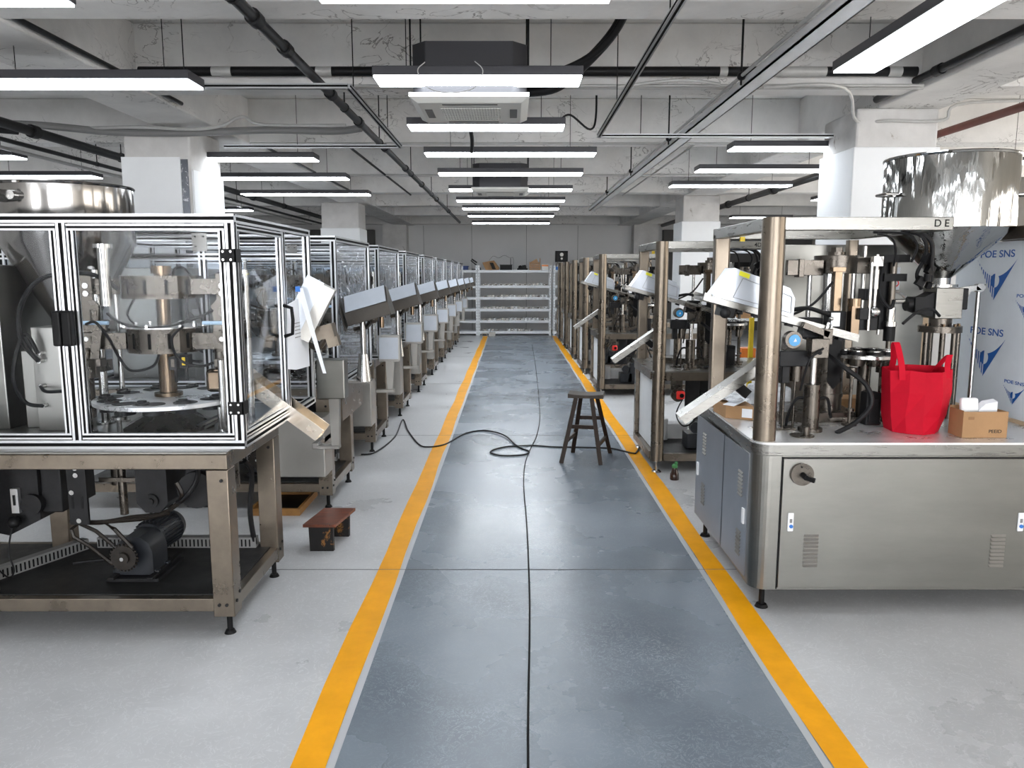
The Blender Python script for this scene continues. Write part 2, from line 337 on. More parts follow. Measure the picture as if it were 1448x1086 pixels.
def dup(root, loc=None, label=None, rotz=None, parent=None):
    c = root.copy(); col.objects.link(c)
    if parent is not None: c.parent = parent
    if loc is not None: c.location = loc
    if rotz is not None: c.rotation_euler.z = rotz
    if label: c['label'] = label
    for ch in list(root.children): dup(ch, parent=c)
    return c
def struct(mb, name, mats, parent=None, bevel=0):
    o = mb.build(name, mats, parent, bevel); o['kind'] = 'structure'; return o
def text(body, name, loc, rot, size, m, parent, label=None, extrude=0.0006, sx=1.0):
    c = bpy.data.curves.new(name, 'FONT'); c.body = body; c.size = size; c.extrude = extrude; c.align_x = 'CENTER'; c.align_y = 'CENTER'
    c.materials.append(m); c.offset = size*0.012
    tmp = bpy.data.objects.new(name + '_tmp', c); col.objects.link(tmp); me = bpy.data.meshes.new_from_object(tmp.evaluated_get(bpy.context.evaluated_depsgraph_get()))
    bpy.data.objects.remove(tmp); o = bpy.data.objects.new(name, me); col.objects.link(o); o.parent = parent
    o.location = Vector(loc) - (ORIGIN if parent else Vector((0,0,0))); o.rotation_euler = rot; o.scale = (sx, 1, 1)
    if label: o['label'] = label
    return o

# ------------------------------------------------------------------ the room
X0, X1, Y0, Y1, ZC, ZB = -9.0, 9.0, -10.0, 23.6, 3.62, 3.15
struct(MB().box(X0, X1, Y0, Y1, -0.1, 0), 'floor', FLOORM)
m = MB(); m.box(-0.63, 1.13, Y0, 21.2, 0, 0.0015); struct(m, 'floor_lane', LANEM)
for a, b, e in ((-0.775, -0.645, (-0.645, -0.615)), (1.115, 1.24, (1.085, 1.115))):
    struct(MB().box(e[0], e[1], Y0, 21.2, 0.0015, 0.0025), 'trim_lane_edge', PALE)
    n = 60; m = MB()
    for i in range(n):      # hand painted edge, slightly wavering
        y0 = Y0 + (21.2 - Y0)*i/n; y1 = Y0 + (21.2 - Y0)*(i+1)/n
        j = lambda y, k: 0.006*math.sin(y*3.1 + k) + 0.003*math.sin(y*9.7 + 2*k)
        m.add([(a + j(y0, 1), y0, 0.003), (b + j(y0, 2), y0, 0.003), (b + j(y1, 2), y1, 0.003), (a + j(y1, 1), y1, 0.003)], [(0,1,2,3)])
    struct(m, 'trim_yellow_line', YELLOW)
for k, (y, xa, xb) in enumerate(((4.26, -9, 9), (8.0, -9, 9), (11.9, -9, 9), (15.8, -9, 9))):
    struct(MB().box(xa, xb, y, y + 0.006, 0.0026, 0.0034), 'trim_floor_joint', mat('joint_grey_%d' % k, (0.14, 0.14, 0.145), 0.8))
struct(MB().box(X0, X1, Y0, Y1, ZC, ZC + 0.2), 'ceiling', CONC)
struct(MB().box(X0 - 0.2, X0, Y0, Y1, 0, ZC), 'wall_left', CONC)
struct(MB().box(X1, X1 + 0.2, Y0, Y1, 0, ZC), 'wall_right', WALLC)
struct(MB().box(X0, X1, Y0 - 0.2, Y0, 0, ZC), 'wall_front', CONC)
DAY = mat('added_window_glow', (1.0, 0.93, 0.84), 0.3, emit=3.6)  # unseen windows added on the right wall as warm fill light
for k, (ya, yb) in enumerate(((-2.6, 0.6), (1.4, 4.6), (5.4, 8.6), (9.6, 12.6))):
    w1 = struct(MB().box(X1 - 0.03, X1, ya, yb, 0.9, 2.7), 'window_%d' % (k + 1), DAY)
    m = MB(); m.box(X1 - 0.07, X1 - 0.03, ya - .05, ya, .85, 2.75); m.box(X1 - 0.07, X1 - 0.03, yb, yb + .05, .85, 2.75); m.box(X1 - 0.07, X1 - 0.03, ya, yb, .85, .9); m.box(X1 - 0.07, X1 - 0.03, ya, yb, 2.7, 2.75); m.box(X1 - 0.07, X1 - 0.03, (ya+yb)/2 - .03, (ya+yb)/2 + .03, .9, 2.7)
    fr_ = m.build('window_frame', WHITEP); fr_['kind'] = 'structure'
FILL_FRONT = mat('added_front_window_glow', (0.97, 0.98, 1.0), 0.3, emit=9.0)  # unseen windows added behind the camera to brighten surfaces facing it
for k in range(4):
    xa = (-8.9, -1.7, 1.75, 5.2)[k]; w1 = struct(MB().box(xa, xa + 3.3, Y0, Y0 + .03, 0.5, 3.0), 'window_%d' % (k + 5), FILL_FRONT)
    m = MB(); m.box(xa - .15, xa, Y0, Y0 + .08, .45, 3.05); m.box(xa + 1.62, xa + 1.68, Y0 + .03, Y0 + .08, .5, 3.0); m.box(xa, xa + 3.3, Y0 + .03, Y0 + .08, 1.2, 1.25)
    fr_ = m.build('window_frame', WHITEP); fr_['kind'] = 'structure'

m = MB(); m.box(X0, X1, Y1, Y1 + 0.2, 0, ZC, 0)
struct(m, 'wall_back', [WALLB])
for x in (-2.65, -1.2, 0.45, 2.0): struct(MB().box(x, x + 0.012, Y1 - 0.006, Y1, 0, 3.13), 'trim_wall_seam', GREYP)
struct(MB().box(-9, -4.1, Y1 - 0.25, Y1 - 0.005, 0, 3.0), 'dark_opening_left', WALLD)  # dark slabs left and right stand in for shade in the openings
struct(MB().box(4.55, 9, Y1 - 0.25, Y1 - 0.005, 0, 3.0), 'dark_opening_right', WALLD)
for x in (-3.8, 3.62): struct(MB().box(x, x + 0.7, Y1 - 0.5, Y1, 0, ZC), 'column_back', CONCR)
# beams across and along the hall
for i, y in enumerate((-8.3, -5.7, -3.1, -0.5, 2.05, 4.69, 6.60, 9.20, 11.96, 14.58, 17.3, 20.0, 23.4)):
    m = MB(); m.box(X0, X1, y - 0.32, y, ZB, ZC)
    struct(m, 'beam_cross', CONC, bevel=0.012)
for xa, xb in ((-3.5, -2.92), (3.2, 3.78)):
    struct(MB().box(xa, xb, Y0, Y1, ZB - 0.02, ZC - 0.001), 'beam_long', CONC, bevel=0.015)
# painted columns: rough plaster head, smooth white cladding below
def column(x0, x1, y0, y1, clad=2.72, notch=False):
    global ORIGIN
    ORIGIN = Vector((0,0,0))
    struct(MB().box(x0, x1, y0, y1, 0, ZB - 0.02), 'column', CONCR, bevel=0.02)
    if notch:
        struct(MB().box(x0 - 0.02, x1 - 0.10, y0 - 0.02, y0, 0, clad + 0.12), 'column_cladding', WALLP)
        struct(MB().box(x1 - 0.10, x1 - 0.03, y0 - 0.006, y0, 0.2, clad + 0.10), 'column_corner_strip', mat('dull_foil', (0.13, 0.14, 0.16), 0.25, 0.8, spots=(0.6, 0.6, 0.62), spotscale=9, spotcut=0.58))
        struct(MB().box(x1, x1 + 0.02, y0, y1, 0, clad), 'column_cladding', WALLP)
    else:
        struct(MB().box(x0 - 0.02, x1 + 0.02, y0 - 0.02, y1 + 0.02, 0, clad), 'column_cladding', WALLP, bevel=0.01)
column(-3.83, -3.17, 7.85, 8.65, 2.72, True)
column(-3.86, -3.10, 15.95, 16.7, 2.62)
column(3.02, 3.74, 6.98, 7.7, 2.80)
column(3.18, 3.86, 14.55, 15.25, 2.66)

# ------------------------------------------------------------------ overhead lamps
def lamp(cx, y, L, z=2.9, group='suspended lamps over the aisle', label='', turn=False, first=[]):
    t = thing('ceiling_lamp', label, 'ceiling light', (cx, y, z), group)
    m = MB(); hx, hy = (L/2, 0.13) if not turn else (0.13, L/2)
    m.box(cx - hx, cx + hx, y - hy, y + hy, z, z + 0.055); m.build('housing', LHOUSE, t, bevel=0.004)
    m = MB(); m.box(cx - hx + 0.008, cx + hx - 0.008, y - hy + 0.006, y + hy - 0.006, z - 0.012, z - 0.0005); m.build('diffuser', LGLOWF if y > 10.5 else LGLOW, t)
    for s in (-0.7, 0.7):
        px, py = (cx + s*hx, y) if not turn else (cx, y + s*hy)
        under = any(b - 0.33 < py < b + 0.01 for b in (-0.5, 2.05, 4.69, 6.60, 9.20, 11.96, 14.58, 17.3, 20.0)) 
        top = ZB if (under or -3.5 < px < -2.92 or 3.2 < px < 3.78) else ZC
        MB().cyl((px, py, z + 0.055), (px, py, top), 0.003, n=6).build('hanging_wire', CABLE, t)
    return t
ordn = ['first', 'second', 'third', 'fourth', 'fifth', 'sixth', 'seventh', 'eighth', 'ninth', 'tenth']
for cx_, nm in ((-0.2, 'over the aisle'), (2.95, 'over the right row'), (-2.95, 'over the left row'), (5.9, 'by the right wall'), (-5.9, 'by the left wall')):  # unseen lamps added so camera-facing surfaces get more light
    for k, yy in enumerate((-2.6, -5.2, -7.6)):
        lamp(cx_, yy, 1.75, group='unseen fill lamps added behind the camera', label='unseen fill lamp added behind the camera %s, %s back' % (nm, ordn[k]))
lamp(-0.2, 0.4, 1.29, label='flat lamp above the camera position, out of view')
lamp(-0.2, 2.0, 1.29, label='flat lamp above the aisle just out of view')
for i, (y, L) in enumerate(((3.50, 1.29), (5.04, 1.29), (6.60, 1.29), (8.06, 1.73), (9.62, 1.75), (11.42, 1.78), (13.1, 1.8), (14.67, 1.8), (16.48, 1.8), (18.8, 1.85))):
    lamp(-0.205 if i < 3 else -0.01, y, L, label='flat white ceiling lamp over the aisle, %s from the camera' % ordn[i])
G = 'suspended lamps right of the aisle'
lamp(2.05, 4.2, 1.25, turn=True, group=G, label='flat lamp turned lengthwise at top right of the picture')
for i, (cx, y, L) in enumerate(((2.78, 7.70, 1.32), (2.95, 9.3, 1.55), (3.02, 10.9, 1.65))):
    lamp(cx, y, L, group=G, label='flat lamp beside the right columns, %s behind the lengthwise lamp' % ordn[i])
lamp(5.6, 12.9, 1.3, group=G, label='small far lamp seen left of the near right column')
lamp(5.0, 5.6, 1.3, group=G, label='lamp over the machines at the right edge of the hall')
lamp(5.0, 8.6, 1.3, group=G, label='lamp behind the big steel hopper at right edge')
lamp(5.4, 17.0, 1.3, group=G, label='far lamp hidden behind the right rear column')
G = 'suspended lamps left of the aisle'
lamp(-2.62, 3.55, 1.32, group=G, label='flat lamp cut off by top left corner of the picture')
for i, (cx, y, L) in enumerate(((-2.68, 5.13, 1.35), (-2.72, 8.40, 1.32), (-2.95, 10.05, 1.75), (-3.13, 12.05, 1.94))):
    lamp(cx, y, L, group=G, label='flat lamp left of the aisle, %s of those before and behind the left column' % ordn[i])
lamp(-5.75, 8.25, 1.3, group=G, label='lamp at left edge above the machine hopper, upper of two')
lamp(-5.82, 9.9, 1.3, group=G, label='lamp at left edge just behind the hopper rim, lower of two')
lamp(-5.4, 4.6, 1.3, group=G, label='lamp left of the near machines, out of view')
lamp(-5.6, 15.0, 1.3, group=G, label='far lamp hidden left of the rear column')

# ------------------------------------------------------------------ pipes, rails and air conditioners under the ceiling
def pipe_thing(name, m, label, pts, r, sm=False, cat='pipe', collars=(), cmat=None, hang=(), n=12, group=None):
    t = thing(name, label, cat, pts[0], group)
    MB().tube(pts, r, n=n, sm=sm, k=8).build('tube', m, t)
    if collars:
        a, b = Vector(pts[0]), Vector(pts[-1])
        for c in collars:
            p = a.lerp(b, c); d = (b - a).normalized()
            MB().cyl(p - d*0.045, p + d*0.045, r*1.35, n=14).build('coupling', cmat or m, t)
    for c in hang:
        a, b = Vector(pts[0]), Vector(pts[-1]); p = a.lerp(b, c)
        top = ZC
        for yb in (4.69, 6.60, 9.20, 11.96, 14.58, 17.3, 20.0):
            if yb - 0.32 < p.y < yb: top = ZB
        q = MB(); q.cyl(p + Vector((0,0,r)), (p.x, p.y, top), 0.006, n=6); q.cyl(p - Vector((0,.015,0)), p + Vector((0,.015,0)), r*1.2, n=12)
        q.build('hanger', IRON, t)
    return t
pipe_thing('sprinkler_pipe', BLKPIPE, 'long black sprinkler pipe running down the hall left of the aisle lamps', [(-1.35, 2.6, 3.03), (-1.35, 20.5, 3.03)], 0.032,
           collars=[0.07, 0.094, 0.125, 0.19, 0.25, 0.33, 0.42, 0.52, 0.65, 0.8], cmat=IRON, hang=[0.075, 0.217, 0.31, 0.45, 0.6, 0.78])
pipe_thing('ceiling_pipe', BLKPIPE, 'black pipe hung left of the left columns', [(-4.42, 4.5, 3.0), (-4.42, 22.5, 3.0)], 0.045,
           collars=[0.1, 0.16, 0.3, 0.5], cmat=IRON, hang=[0.12, 0.25, 0.4, 0.6])
pipe_thing('ceiling_pipe', BLKPIPE, 'second thinner dark pipe under the left ceiling', [(-4.7, 4.5, 2.93), (-4.7, 19.5, 2.93)], 0.022, hang=[0.3, 0.6])
pipe_thing('conduit', CONDUIT, 'grey conduit running down the hall left of the left column', [(-5.1, 4.0, 2.95), (-5.1, 20.0, 2.95)], 0.02)
pipe_thing('beam_pipe', BLKPIPE, 'black pipe fixed to the side of the right long beam', [(3.155, 3.0, 3.19), (3.155, 6.93, 3.19)], 0.03, collars=[0.4, 0.75], cmat=IRON)
pipe_thing('beam_pipe', BLKPIPE, 'thin dark pipe fixed to the side of the left long beam', [(-2.88, 3.0, 3.17), (-2.88, 7.0, 3.17)], 0.018)
pipe_thing('beam_pipe', BLKPIPE, 'thin dark pipe running on behind the left column', [(-2.88, 8.9, 3.17), (-2.88, 15.0, 3.17)], 0.016)
pipe_thing('ceiling_pipe', REDPIPE, 'rust red pipe right of the near right column', [(4.02, 3.0, 3.0), (4.02, 8.2, 3.0)], 0.035, hang=[0.5, 0.9])
pipe_thing('ceiling_pipe', BLKPIPE, 'dark pipe seen between the two right columns', [(4.05, 8.4, 2.98), (4.05, 21.0, 2.98)], 0.05, collars=[0.1, 0.3, 0.5], cmat=IRON, hang=[0.15, 0.4])
# insulated pipe crossing before the second beam, wrapped in black and pale tape
t = thing('insulated_pipe', 'black wrapped pipe crossing the hall behind the aisle air conditioner', 'pipe', (-2.86, 6.2, 3.24))
MB().cyl((-2.86, 6.2, 3.24), (3.12, 6.2, 3.24), 0.036).build('tube', CABLE, t)
for a, b in ((-2.3, -2.15), (-1.5, -1.38), (1.60, 1.66), (2.0, 2.42), (2.9, 3.0)):
    MB().cyl((a, 6.2, 3.24), (b, 6.2, 3.24), 0.0375).build('tape_wrap', CONDUIT, t)
# conduits hugging the beams
def conduit(label, pts, r=0.014, m=CONDUIT, sm=False, group='grey conduits under the ceiling'):
    o = MB().tube(pts, r, n=8, sm=sm).build('conduit', m); recenter(o); return tag(o, label, 'conduit', group)
conduit('thin grey conduit along the second cross beam, above the air conditioner', [(-2.9, 6.24, 3.13), (3.2, 6.24, 3.13)])
conduit('lower thin grey conduit along the second cross beam', [(-8, 6.14, 3.11), (3.15, 6.14, 3.125)], 0.011)
conduit('thin grey conduit along the third cross beam', [(-2.9, 8.84, 3.13), (3.15, 8.84, 3.13)])
conduit('thin grey conduit along the fourth cross beam', [(-2.9, 11.6, 3.13), (3.15, 11.6, 3.13)])
conduit('pale conduit bending round the head of the near right column', [(1.9, 6.05, 3.09), (2.5, 6.05, 3.09), (3.0, 6.95, 3.02), (3.3, 6.95, 3.02), (3.75, 6.93, 3.02), (3.95, 6.9, 3.16), (5.5, 6.9, 3.18)], 0.014, sm=True)
conduit('pale conduit arching down to the cable channel', [(0.8, 6.04, 3.09), (1.25, 6.0, 3.13), (1.56, 6.0, 3.10)], 0.012, sm=True)
conduit('pale conduit along the beam right of the near column', [(3.8, 8.8, 3.02), (8.5, 8.8, 3.02)], 0.02)
t = thing('flexible_duct', 'bundle of grey corrugated conduits passing across the head of left column', 'duct', (-5.8, 7.7, 3.05))
MB().tube([(-6.2, 7.2, 3.25), (-5.4, 7.5, 3.12), (-4.6, 7.7, 3.12), (-3.9, 7.78, 3.07), (-3.2, 7.78, 3.06), (-2.4, 7.8, 3.09), (-1.75, 7.8, 3.08), (-1.45, 7.7, 3.09)], 0.035, n=10).build('corrugated_tube', GREYP, t)
MB().tube([(-4.1, 7.76, 3.1), (-3.6, 7.70, 3.10), (-3.1, 7.70, 3.08), (-2.8, 7.70, 3.11), (-2.6, 7.72, 3.20), (-2.4, 7.74, 3.13), (-1.6, 7.72, 3.12)], 0.016, n=8).build('thin_tube', CONDUIT, t)
MB().tube([(-6.2, 7.1, 3.2), (-5.3, 7.45, 3.08), (-4.7, 7.6, 3.04)], 0.03, n=10).build('black_sleeve', CABLE, t)
# long white cable channel
t = thing('cable_channel', 'long white cable channel running down the hall right of the aisle', 'cable channel', (1.69, 2.6, 3.03))
m = MB(); m.box(1.63, 1.75, 2.6, 16.5, 3.0, 3.012); m.box(1.63, 1.64, 2.6, 16.5, 3.0, 3.06); m.box(1.74, 1.75, 2.6, 16.5, 3.0, 3.06)
m.build('tray', WHITEP, t)
MB().tube([(1.61, 2.6, 3.08), (1.60, 6, 3.06), (1.61, 12, 3.07), (1.61, 16, 3.06)], 0.012).build('cable', CONDUIT, t)
for y in (3.6, 5.6, 8.1, 10.6, 13.2):
    m = MB(); m.cyl((1.60, y, 3.0), (1.60, y, ZC), 0.008, n=6); m.ball((1.60, y, 3.06), 0.03); m.build('hanger', IRON, t)
# aluminium rail frames hung low
def rail(label, pts, hangs):
    t = thing('hanging_rail', label, 'rail', pts[0], 'aluminium rails hung under the ceiling')
    for a, b in zip(pts, pts[1:]):
        MB().alu(a, b, 0.035).build('rail_bar', [ALU, SLOT], t)
    for h in hangs: MB().cyl(h, (h[0], h[1], ZC), 0.004, n=6).build('hanging_wire', CABLE, t)
rail('aluminium rail frame hung left of the aisle beside the black pipe', [(-3.1, 5.42, 2.95), (-1.1, 5.42, 2.95), (-1.1, 7.9, 2.95), (-2.85, 7.9, 2.95)], [(-2.2, 5.42, 2.97), (-1.1, 5.6, 2.97), (-1.1, 7.1, 2.97)])
rail('aluminium rail frame hung right of the aisle lamps', [(0.78, 3.2, 2.95), (0.80, 7.3, 2.95), (2.95, 7.3, 2.95)], [(0.78, 4.0, 2.97), (0.79, 6.0, 2.97), (1.2, 7.4, 2.97)])
conduit('black and white conduit rod running away beyond the right rail frame', [(2.05, 8.9, 3.13), (2.05, 14.55, 3.13)], 0.012)
conduit('thin rod running away beyond the left rail frame', [(-1.85, 9.0, 3.134), (-1.85, 14.5, 3.134)], 0.015, IRON)
def aircon(label, cx, y0, z=2.8, w_=0.77):
    t = thing('ceiling_air_conditioner', label, 'air conditioner', (cx, y0 + w_/2, z), 'cassette air conditioners over the aisle')
    m = MB(); h = w_/2; cy = y0 + h
    # panel with bevelled lip
    m.add([(cx-h, y0, z+.02), (cx+h, y0, z+.02), (cx+h, y0+w_, z+.02), (cx-h, y0+w_, z+.02),
           (cx-h+.05, y0+.05, z-.01), (cx+h-.05, y0+.05, z-.01), (cx+h-.05, y0+w_-.05, z-.01), (cx-h+.05, y0+w_-.05, z-.01)],
          [(0,1,5,4), (1,2,6,5), (2,3,7,6), (3,0,4,7), (4,5,6,7)])
    m.box(cx-h, cx+h, y0, y0+w_, z+.02, z+.045)
    p = m.build('face_panel', ACW, t)
    m = MB(); m.box(cx-.20, cx+.20, cy-.20, cy+.20, z-.013, z-.0105, 1)
    for i in range(22): x = cx - .195 + i*.0186; m.box(x, x+.006, cy-.2, cy+.2, z-.017, z-.0131)
    for i in range(10): y = cy - .195 + i*.042; m.box(cx-.2, cx+.2, y, y+.006, z-.0175, z-.0131)
    m.build('intake_grille', [ACW, ACB], t)
    for dx, dy, sx, sy in ((-.285, 0, .05, .28), (.285, 0, .05, .28), (0, -.285, .36, .035), (0, .285, .36, .035)):
        MB().box(cx+dx-sx/2, cx+dx+sx/2, cy+dy-sy/2, cy+dy+sy/2, z-.0125, z-.0105).build('air_slot', ACB, t)
    m = MB(); k = .37; c_ = .09
    m.prism([(cx-k+c_, cy-k), (cx+k-c_, cy-k), (cx+k, cy-k+c_), (cx+k, cy+k-c_), (cx+k-c_, cy+k), (cx-k+c_, cy+k), (cx-k, cy+k-c_), (cx-k, cy-k+c_)], z+.045, z+.36)
    m.build('casing', ACBODY, t, bevel=.008)
    for sx in (-1, 1):
        for sy in (-1, 1): MB().cyl((cx+sx*.38, cy+sy*.3, z+.2), (cx+sx*.38, cy+sy*.3, ZC), .006, n=6).build('hanging_rod', IRON, t)
    return t
aircon('white cassette air conditioner with grey casing hung over the aisle, nearest one', -0.27, 5.12)
aircon('farther cassette air conditioner over the aisle beyond five lamps', -0.15, 10.55)
t = thing('insulated_hose', 'thick black hose curving from the ceiling down to the air conditioner', 'hose', (0.8, 5.0, 3.5))
MB().tube([(0.76, 4.85, 3.61), (0.74, 5.0, 3.42), (0.66, 5.2, 3.24), (0.46, 5.35, 3.05), (0.30, 5.45, 2.95), (0.10, 5.5, 2.93)], 0.034, n=12).build('tube', CABLE, t)
MB().tube([(0.76, 5.0, 3.42), (0.66, 5.15, 3.22), (0.5, 5.3, 3.1), (0.28, 5.4, 3.03), (0.10, 5.4, 3.02)], 0.024, n=12).build('branch_tube', CABLE, t)
t = thing('hose_strap', 'short black strap hanging below the air conditioner between two lamps', 'strap', (-0.36, 6.9, 2.75))
MB().tube([(-0.36, 6.35, 3.14), (-0.355, 6.62, 2.97), (-0.36, 6.9, 2.98), (-0.35, 7.1, 2.88), (-0.36, 7.2, 2.79)], 0.018, n=8).build('strap', CABLE, t)
o = MB().tube([(-0.52, 4.86, 2.96), (-0.56, 4.82, 2.90), (-0.5, 4.80, 2.80), (-0.36, 4.8, 2.77), (-0.22, 4.8, 2.80), (-0.17, 4.82, 2.90), (-0.22, 4.86, 2.965)], 0.003, n=6).build('lamp_wire', CONDUIT)
tag(recenter(o), 'thin loop of white wire hanging around the second aisle lamp', 'wire')
for i, (x, y, sx) in enumerate(((0.40, 6.62, 1),)):
    o = MB().tube([(x, y, 2.957), (x+.10*sx, y+.15, 3.03), (x+.28*sx, y+.25, 2.93), (x+.34*sx, y+.35, 3.1), (x+.33*sx, y+.4, ZC)], 0.009, n=8).build('lamp_cable', CABLE)
    tag(recenter(o), 'black lead looping up to ceiling from the right end of the %s aisle lamp' % ordn[i+2], 'cable')
# ------------------------------------------------------------------ filling machine in an aluminium cage (left row)
def slots_ring(c, r, z0, z1, name, parent, n=12, m=MACH):
    q = MB(); poly = [(c[0] + r*math.cos(2*math.pi*(i+.5)/n), c[1] + r*math.sin(2*math.pi*(i+.5)/n)) for i in range(n)]
    q.prism(poly, z0, z1)
    for i in range(n):      # dark slots cut through each facet
        a = 2*math.pi*i/n; k = r*math.cos(math.pi/n); h = z1 - z0
        cx, cy = c[0] + k*math.cos(a), c[1] + k*math.sin(a)
        q.obox((cx, cy, (z0+z1)/2), (.004, .016, h*.62), (0, 0, a), m=1)
    return q.build(name, [m, SLOT], parent, bevel=0)
def bolts(q, pts, axis, r=.008, m=0):
    for p in pts: q.cyl(p, Vector(p) + Vector(axis)*.006, r, n=10, m=m)
mid_posts = []
def left_machine():
    t = thing('filling_machine', 'caged filling machine with steel hopper, nearest in the row left of the aisle', 'filling machine', (-1.35, 3.43, 0), 'caged filling machines left of the aisle')
    FX, FY, BY, LX = -1.30, 3.43, 4.22, -3.15
    # table: legs with feet, aprons, top plate, shelf
    for lx, ly in ((-1.40, FY), (-1.40, BY-.10), (-2.56, FY), (-2.56, BY-.10)):
        q = MB(); q.box(lx, lx+.10, ly, ly+.10, .10, .81); bolts(q, [(lx+.03, ly, .16), (lx+.065, ly, .16), (lx+.07, ly, .76)], (0,-1,0), m=1)
        bolts(q, [(lx+.10, ly+.03, .17), (lx+.10, ly+.07, .20)], (1,0,0), m=1)
        l = q.build('leg', [FRAME, IRON], t, bevel=.004)
        q = MB(); q.cyl((lx+.055, ly+.05, .015), (lx+.055, ly+.05, .10), .013); q.cyl((lx+.055, ly+.05, 0), (lx+.055, ly+.05, .016), .028, .020)
        q.build('levelling_foot', BLACK, l)
    q = MB()
    q.box(LX, FX, FY, FY+.05, .812, .882); q.box(LX, FX, BY-.05, BY, .812, .882); q.box(FX-.05, FX, FY+.05, BY-.05, .812, .882); q.box(LX, LX+.05, FY+.05, BY-.05, .812, .882)
    q.build('table_frame', FRAME, t, bevel=.004)
    MB().box(LX, FX-.002, FY+.004, BY+.55, .883, .893).build('table_top', SHEET, t, bevel=.002)
    q = MB(); q.box(LX, -1.40, FY+.005, FY+.05, .125, .188); q.box(-1.345, -1.303, FY+.1, BY-.1, .125, .188); q.box(LX, -1.40, BY-.05, BY-.005, .125, .188)
    q.build('lower_rail', FRAME, t, bevel=.003)
    MB().box(LX, -1.346, FY+.051, BY-.051, .165, .192).build('shelf_mat', RUBBER, t)
    # slotted wiring ducts on the shelf
    for a, b in (((-2.30, BY-.09, .19), (-1.42, BY-.09, .19)), ((-2.62, FY+.12, .19), (-2.36, BY-.12, .19))):
        a, b = Vector(a), Vector(b); q = MB(); q.bar(a + Vector((0,0,.03)), b + Vector((0,0,.03)), .05, .06)
        d = (b - a).normalized(); n_ = d.cross(Vector((0,0,1))); n = int((b-a).length/.022)
        for i in range(n):
            p = a + d*(.011 + i*.022) + Vector((0,0,.03))
            q.bar(p - n_*.0262 - Vector((0,0,.02)), p - n_*.0262 + Vector((0,0,.02)), .008, .002, up=tuple(n_), m=1); q.bar(p + n_*.0262 - Vector((0,0,.02)), p + n_*.0262 + Vector((0,0,.02)), .008, .002, up=tuple(n_), m=1)
        q.build('wiring_duct', [GREYP, BLACK], t)
    # gear motor with chain
    q = MB(); q.box(-2.00, -1.74, 3.62, 3.92, .193, .21); q.box(-1.98, -1.95, 3.60, 3.95, .21, .225); q.box(-1.79, -1.76, 3.60, 3.95, .21, .225); q.build('motor_plate', IRON, t, bevel=.002)
    q = MB()
    q.slab([(-1.97, 3.66, .215), (-1.78, 3.66, .215), (-1.78, 3.66, .33), (-1.80, 3.66, .38), (-1.84, 3.66, .41), (-1.91, 3.66, .41), (-1.95, 3.66, .38), (-1.97, 3.66, .33)], (0, .16, 0))
    q.box(-1.99, -1.76, 3.67, 3.70, .212, .235); q.box(-1.99, -1.76, 3.78, 3.81, .212, .235)
    q.cyl((-1.875, 3.82, .345), (-1.86, 4.02, .345), .082, n=28)
    mo = q.build('gear_motor', MOTOR, t, bevel=.004)
    q = MB()
    for i in range(28):
        a = 2*math.pi*i/28; c_, s_ = math.cos(a), math.sin(a)
        q.bar((-1.873 + .082*c_, 3.84, .345 + .082*s_), (-1.861 + .082*c_, 4.01, .345 + .082*s_), .004, .022, up=(c_, 0, s_))
    q.cyl((-1.861, 4.01, .345), (-1.858, 4.06, .345), .094, .080, n=28); q.build('cooling_fins', MOTOR, mo)
    q = MB(); q.cyl((-1.895, 3.60, .325), (-1.895, 3.612, .325), .062, n=24, m=0); q.cyl((-1.895, 3.585, .325), (-1.895, 3.66, .325), .03, n=16, m=0); q.cyl((-1.895, 3.580, .325), (-1.895, 3.586, .325), .010, n=10, m=1)
    for i in range(24): a = 2*math.pi*i/24; q.ball((-1.895 + .066*math.cos(a), 3.606, .325 + .066*math.sin(a)), .007, n=6)
    q.build('sprocket', [GUNK, BRIGHT], mo)
    q = MB(); path = [(-1.94, 3.606, .385), (-2.02, 3.606, .46), (-2.10, 3.606, .50), (-2.14, 3.606, .47), (-2.13, 3.606, .43), (-2.06, 3.606, .385), (-1.955, 3.606, .295)]
    q.tube(path, .009, n=6, sm=False)
    q.tube([(-1.85, 3.606, .375), (-1.93, 3.606, .47), (-1.98, 3.606, .505), (-1.80, 3.606, .52), (-1.66, 3.606, .55)], .010, n=6, sm=False)
    q.tube([(-2.15, 3.62, .505), (-2.0, 3.62, .50), (-1.85, 3.62, .525), (-1.70, 3.62, .545), (-1.60, 3.62, .62), (-1.62, 3.62, .70)], .012, n=6)
    q.build('drive_chain', GUNK, t)
    # gearbox and cam housings hung under the top
    q = MB(); q.slab([(-2.70, 3.60, .50), (-2.44, 3.60, .44), (-2.28, 3.60, .52), (-2.28, 3.60, .81), (-2.70, 3.60, .81)], (0, .3, 0)); q.cyl((-2.31, 3.58, .60), (-2.31, 3.62, .60), .05, n=20)
    q.box(-2.28, -2.18, 3.62, 3.92, .55, .812)
    q.build('drive_housing', IRON, t, bevel=.006)
    q = MB(); q.slab([(-1.81, 3.60, .81), (-1.81, 3.60, .60), (-1.77, 3.60, .555), (-1.70, 3.60, .555), (-1.66, 3.60, .60), (-1.66, 3.60, .81)], (0, .26, 0)); q.cyl((-1.735, 3.585, .615), (-1.735, 3.61, .615), .034, n=20); q.cyl((-1.735, 3.575, .615), (-1.735, 3.59, .615), .016, n=16)
    q.build('cam_box', IRON, t, bevel=.005)
    q = MB(); q.box(-2.13, -2.04, 3.585, 3.60, .50, .81, 0)
    bolts(q, [(-2.085, 3.585, .78), (-2.085, 3.585, .745), (-2.085, 3.585, .52), (-2.11, 3.585, .66)], (0,-1,0), .012, 1)
    q.box(-2.115, -2.105, 3.583, 3.585, .58, .64, 2); q.box(-2.07, -2.06, 3.583, 3.585, .58, .64, 2)
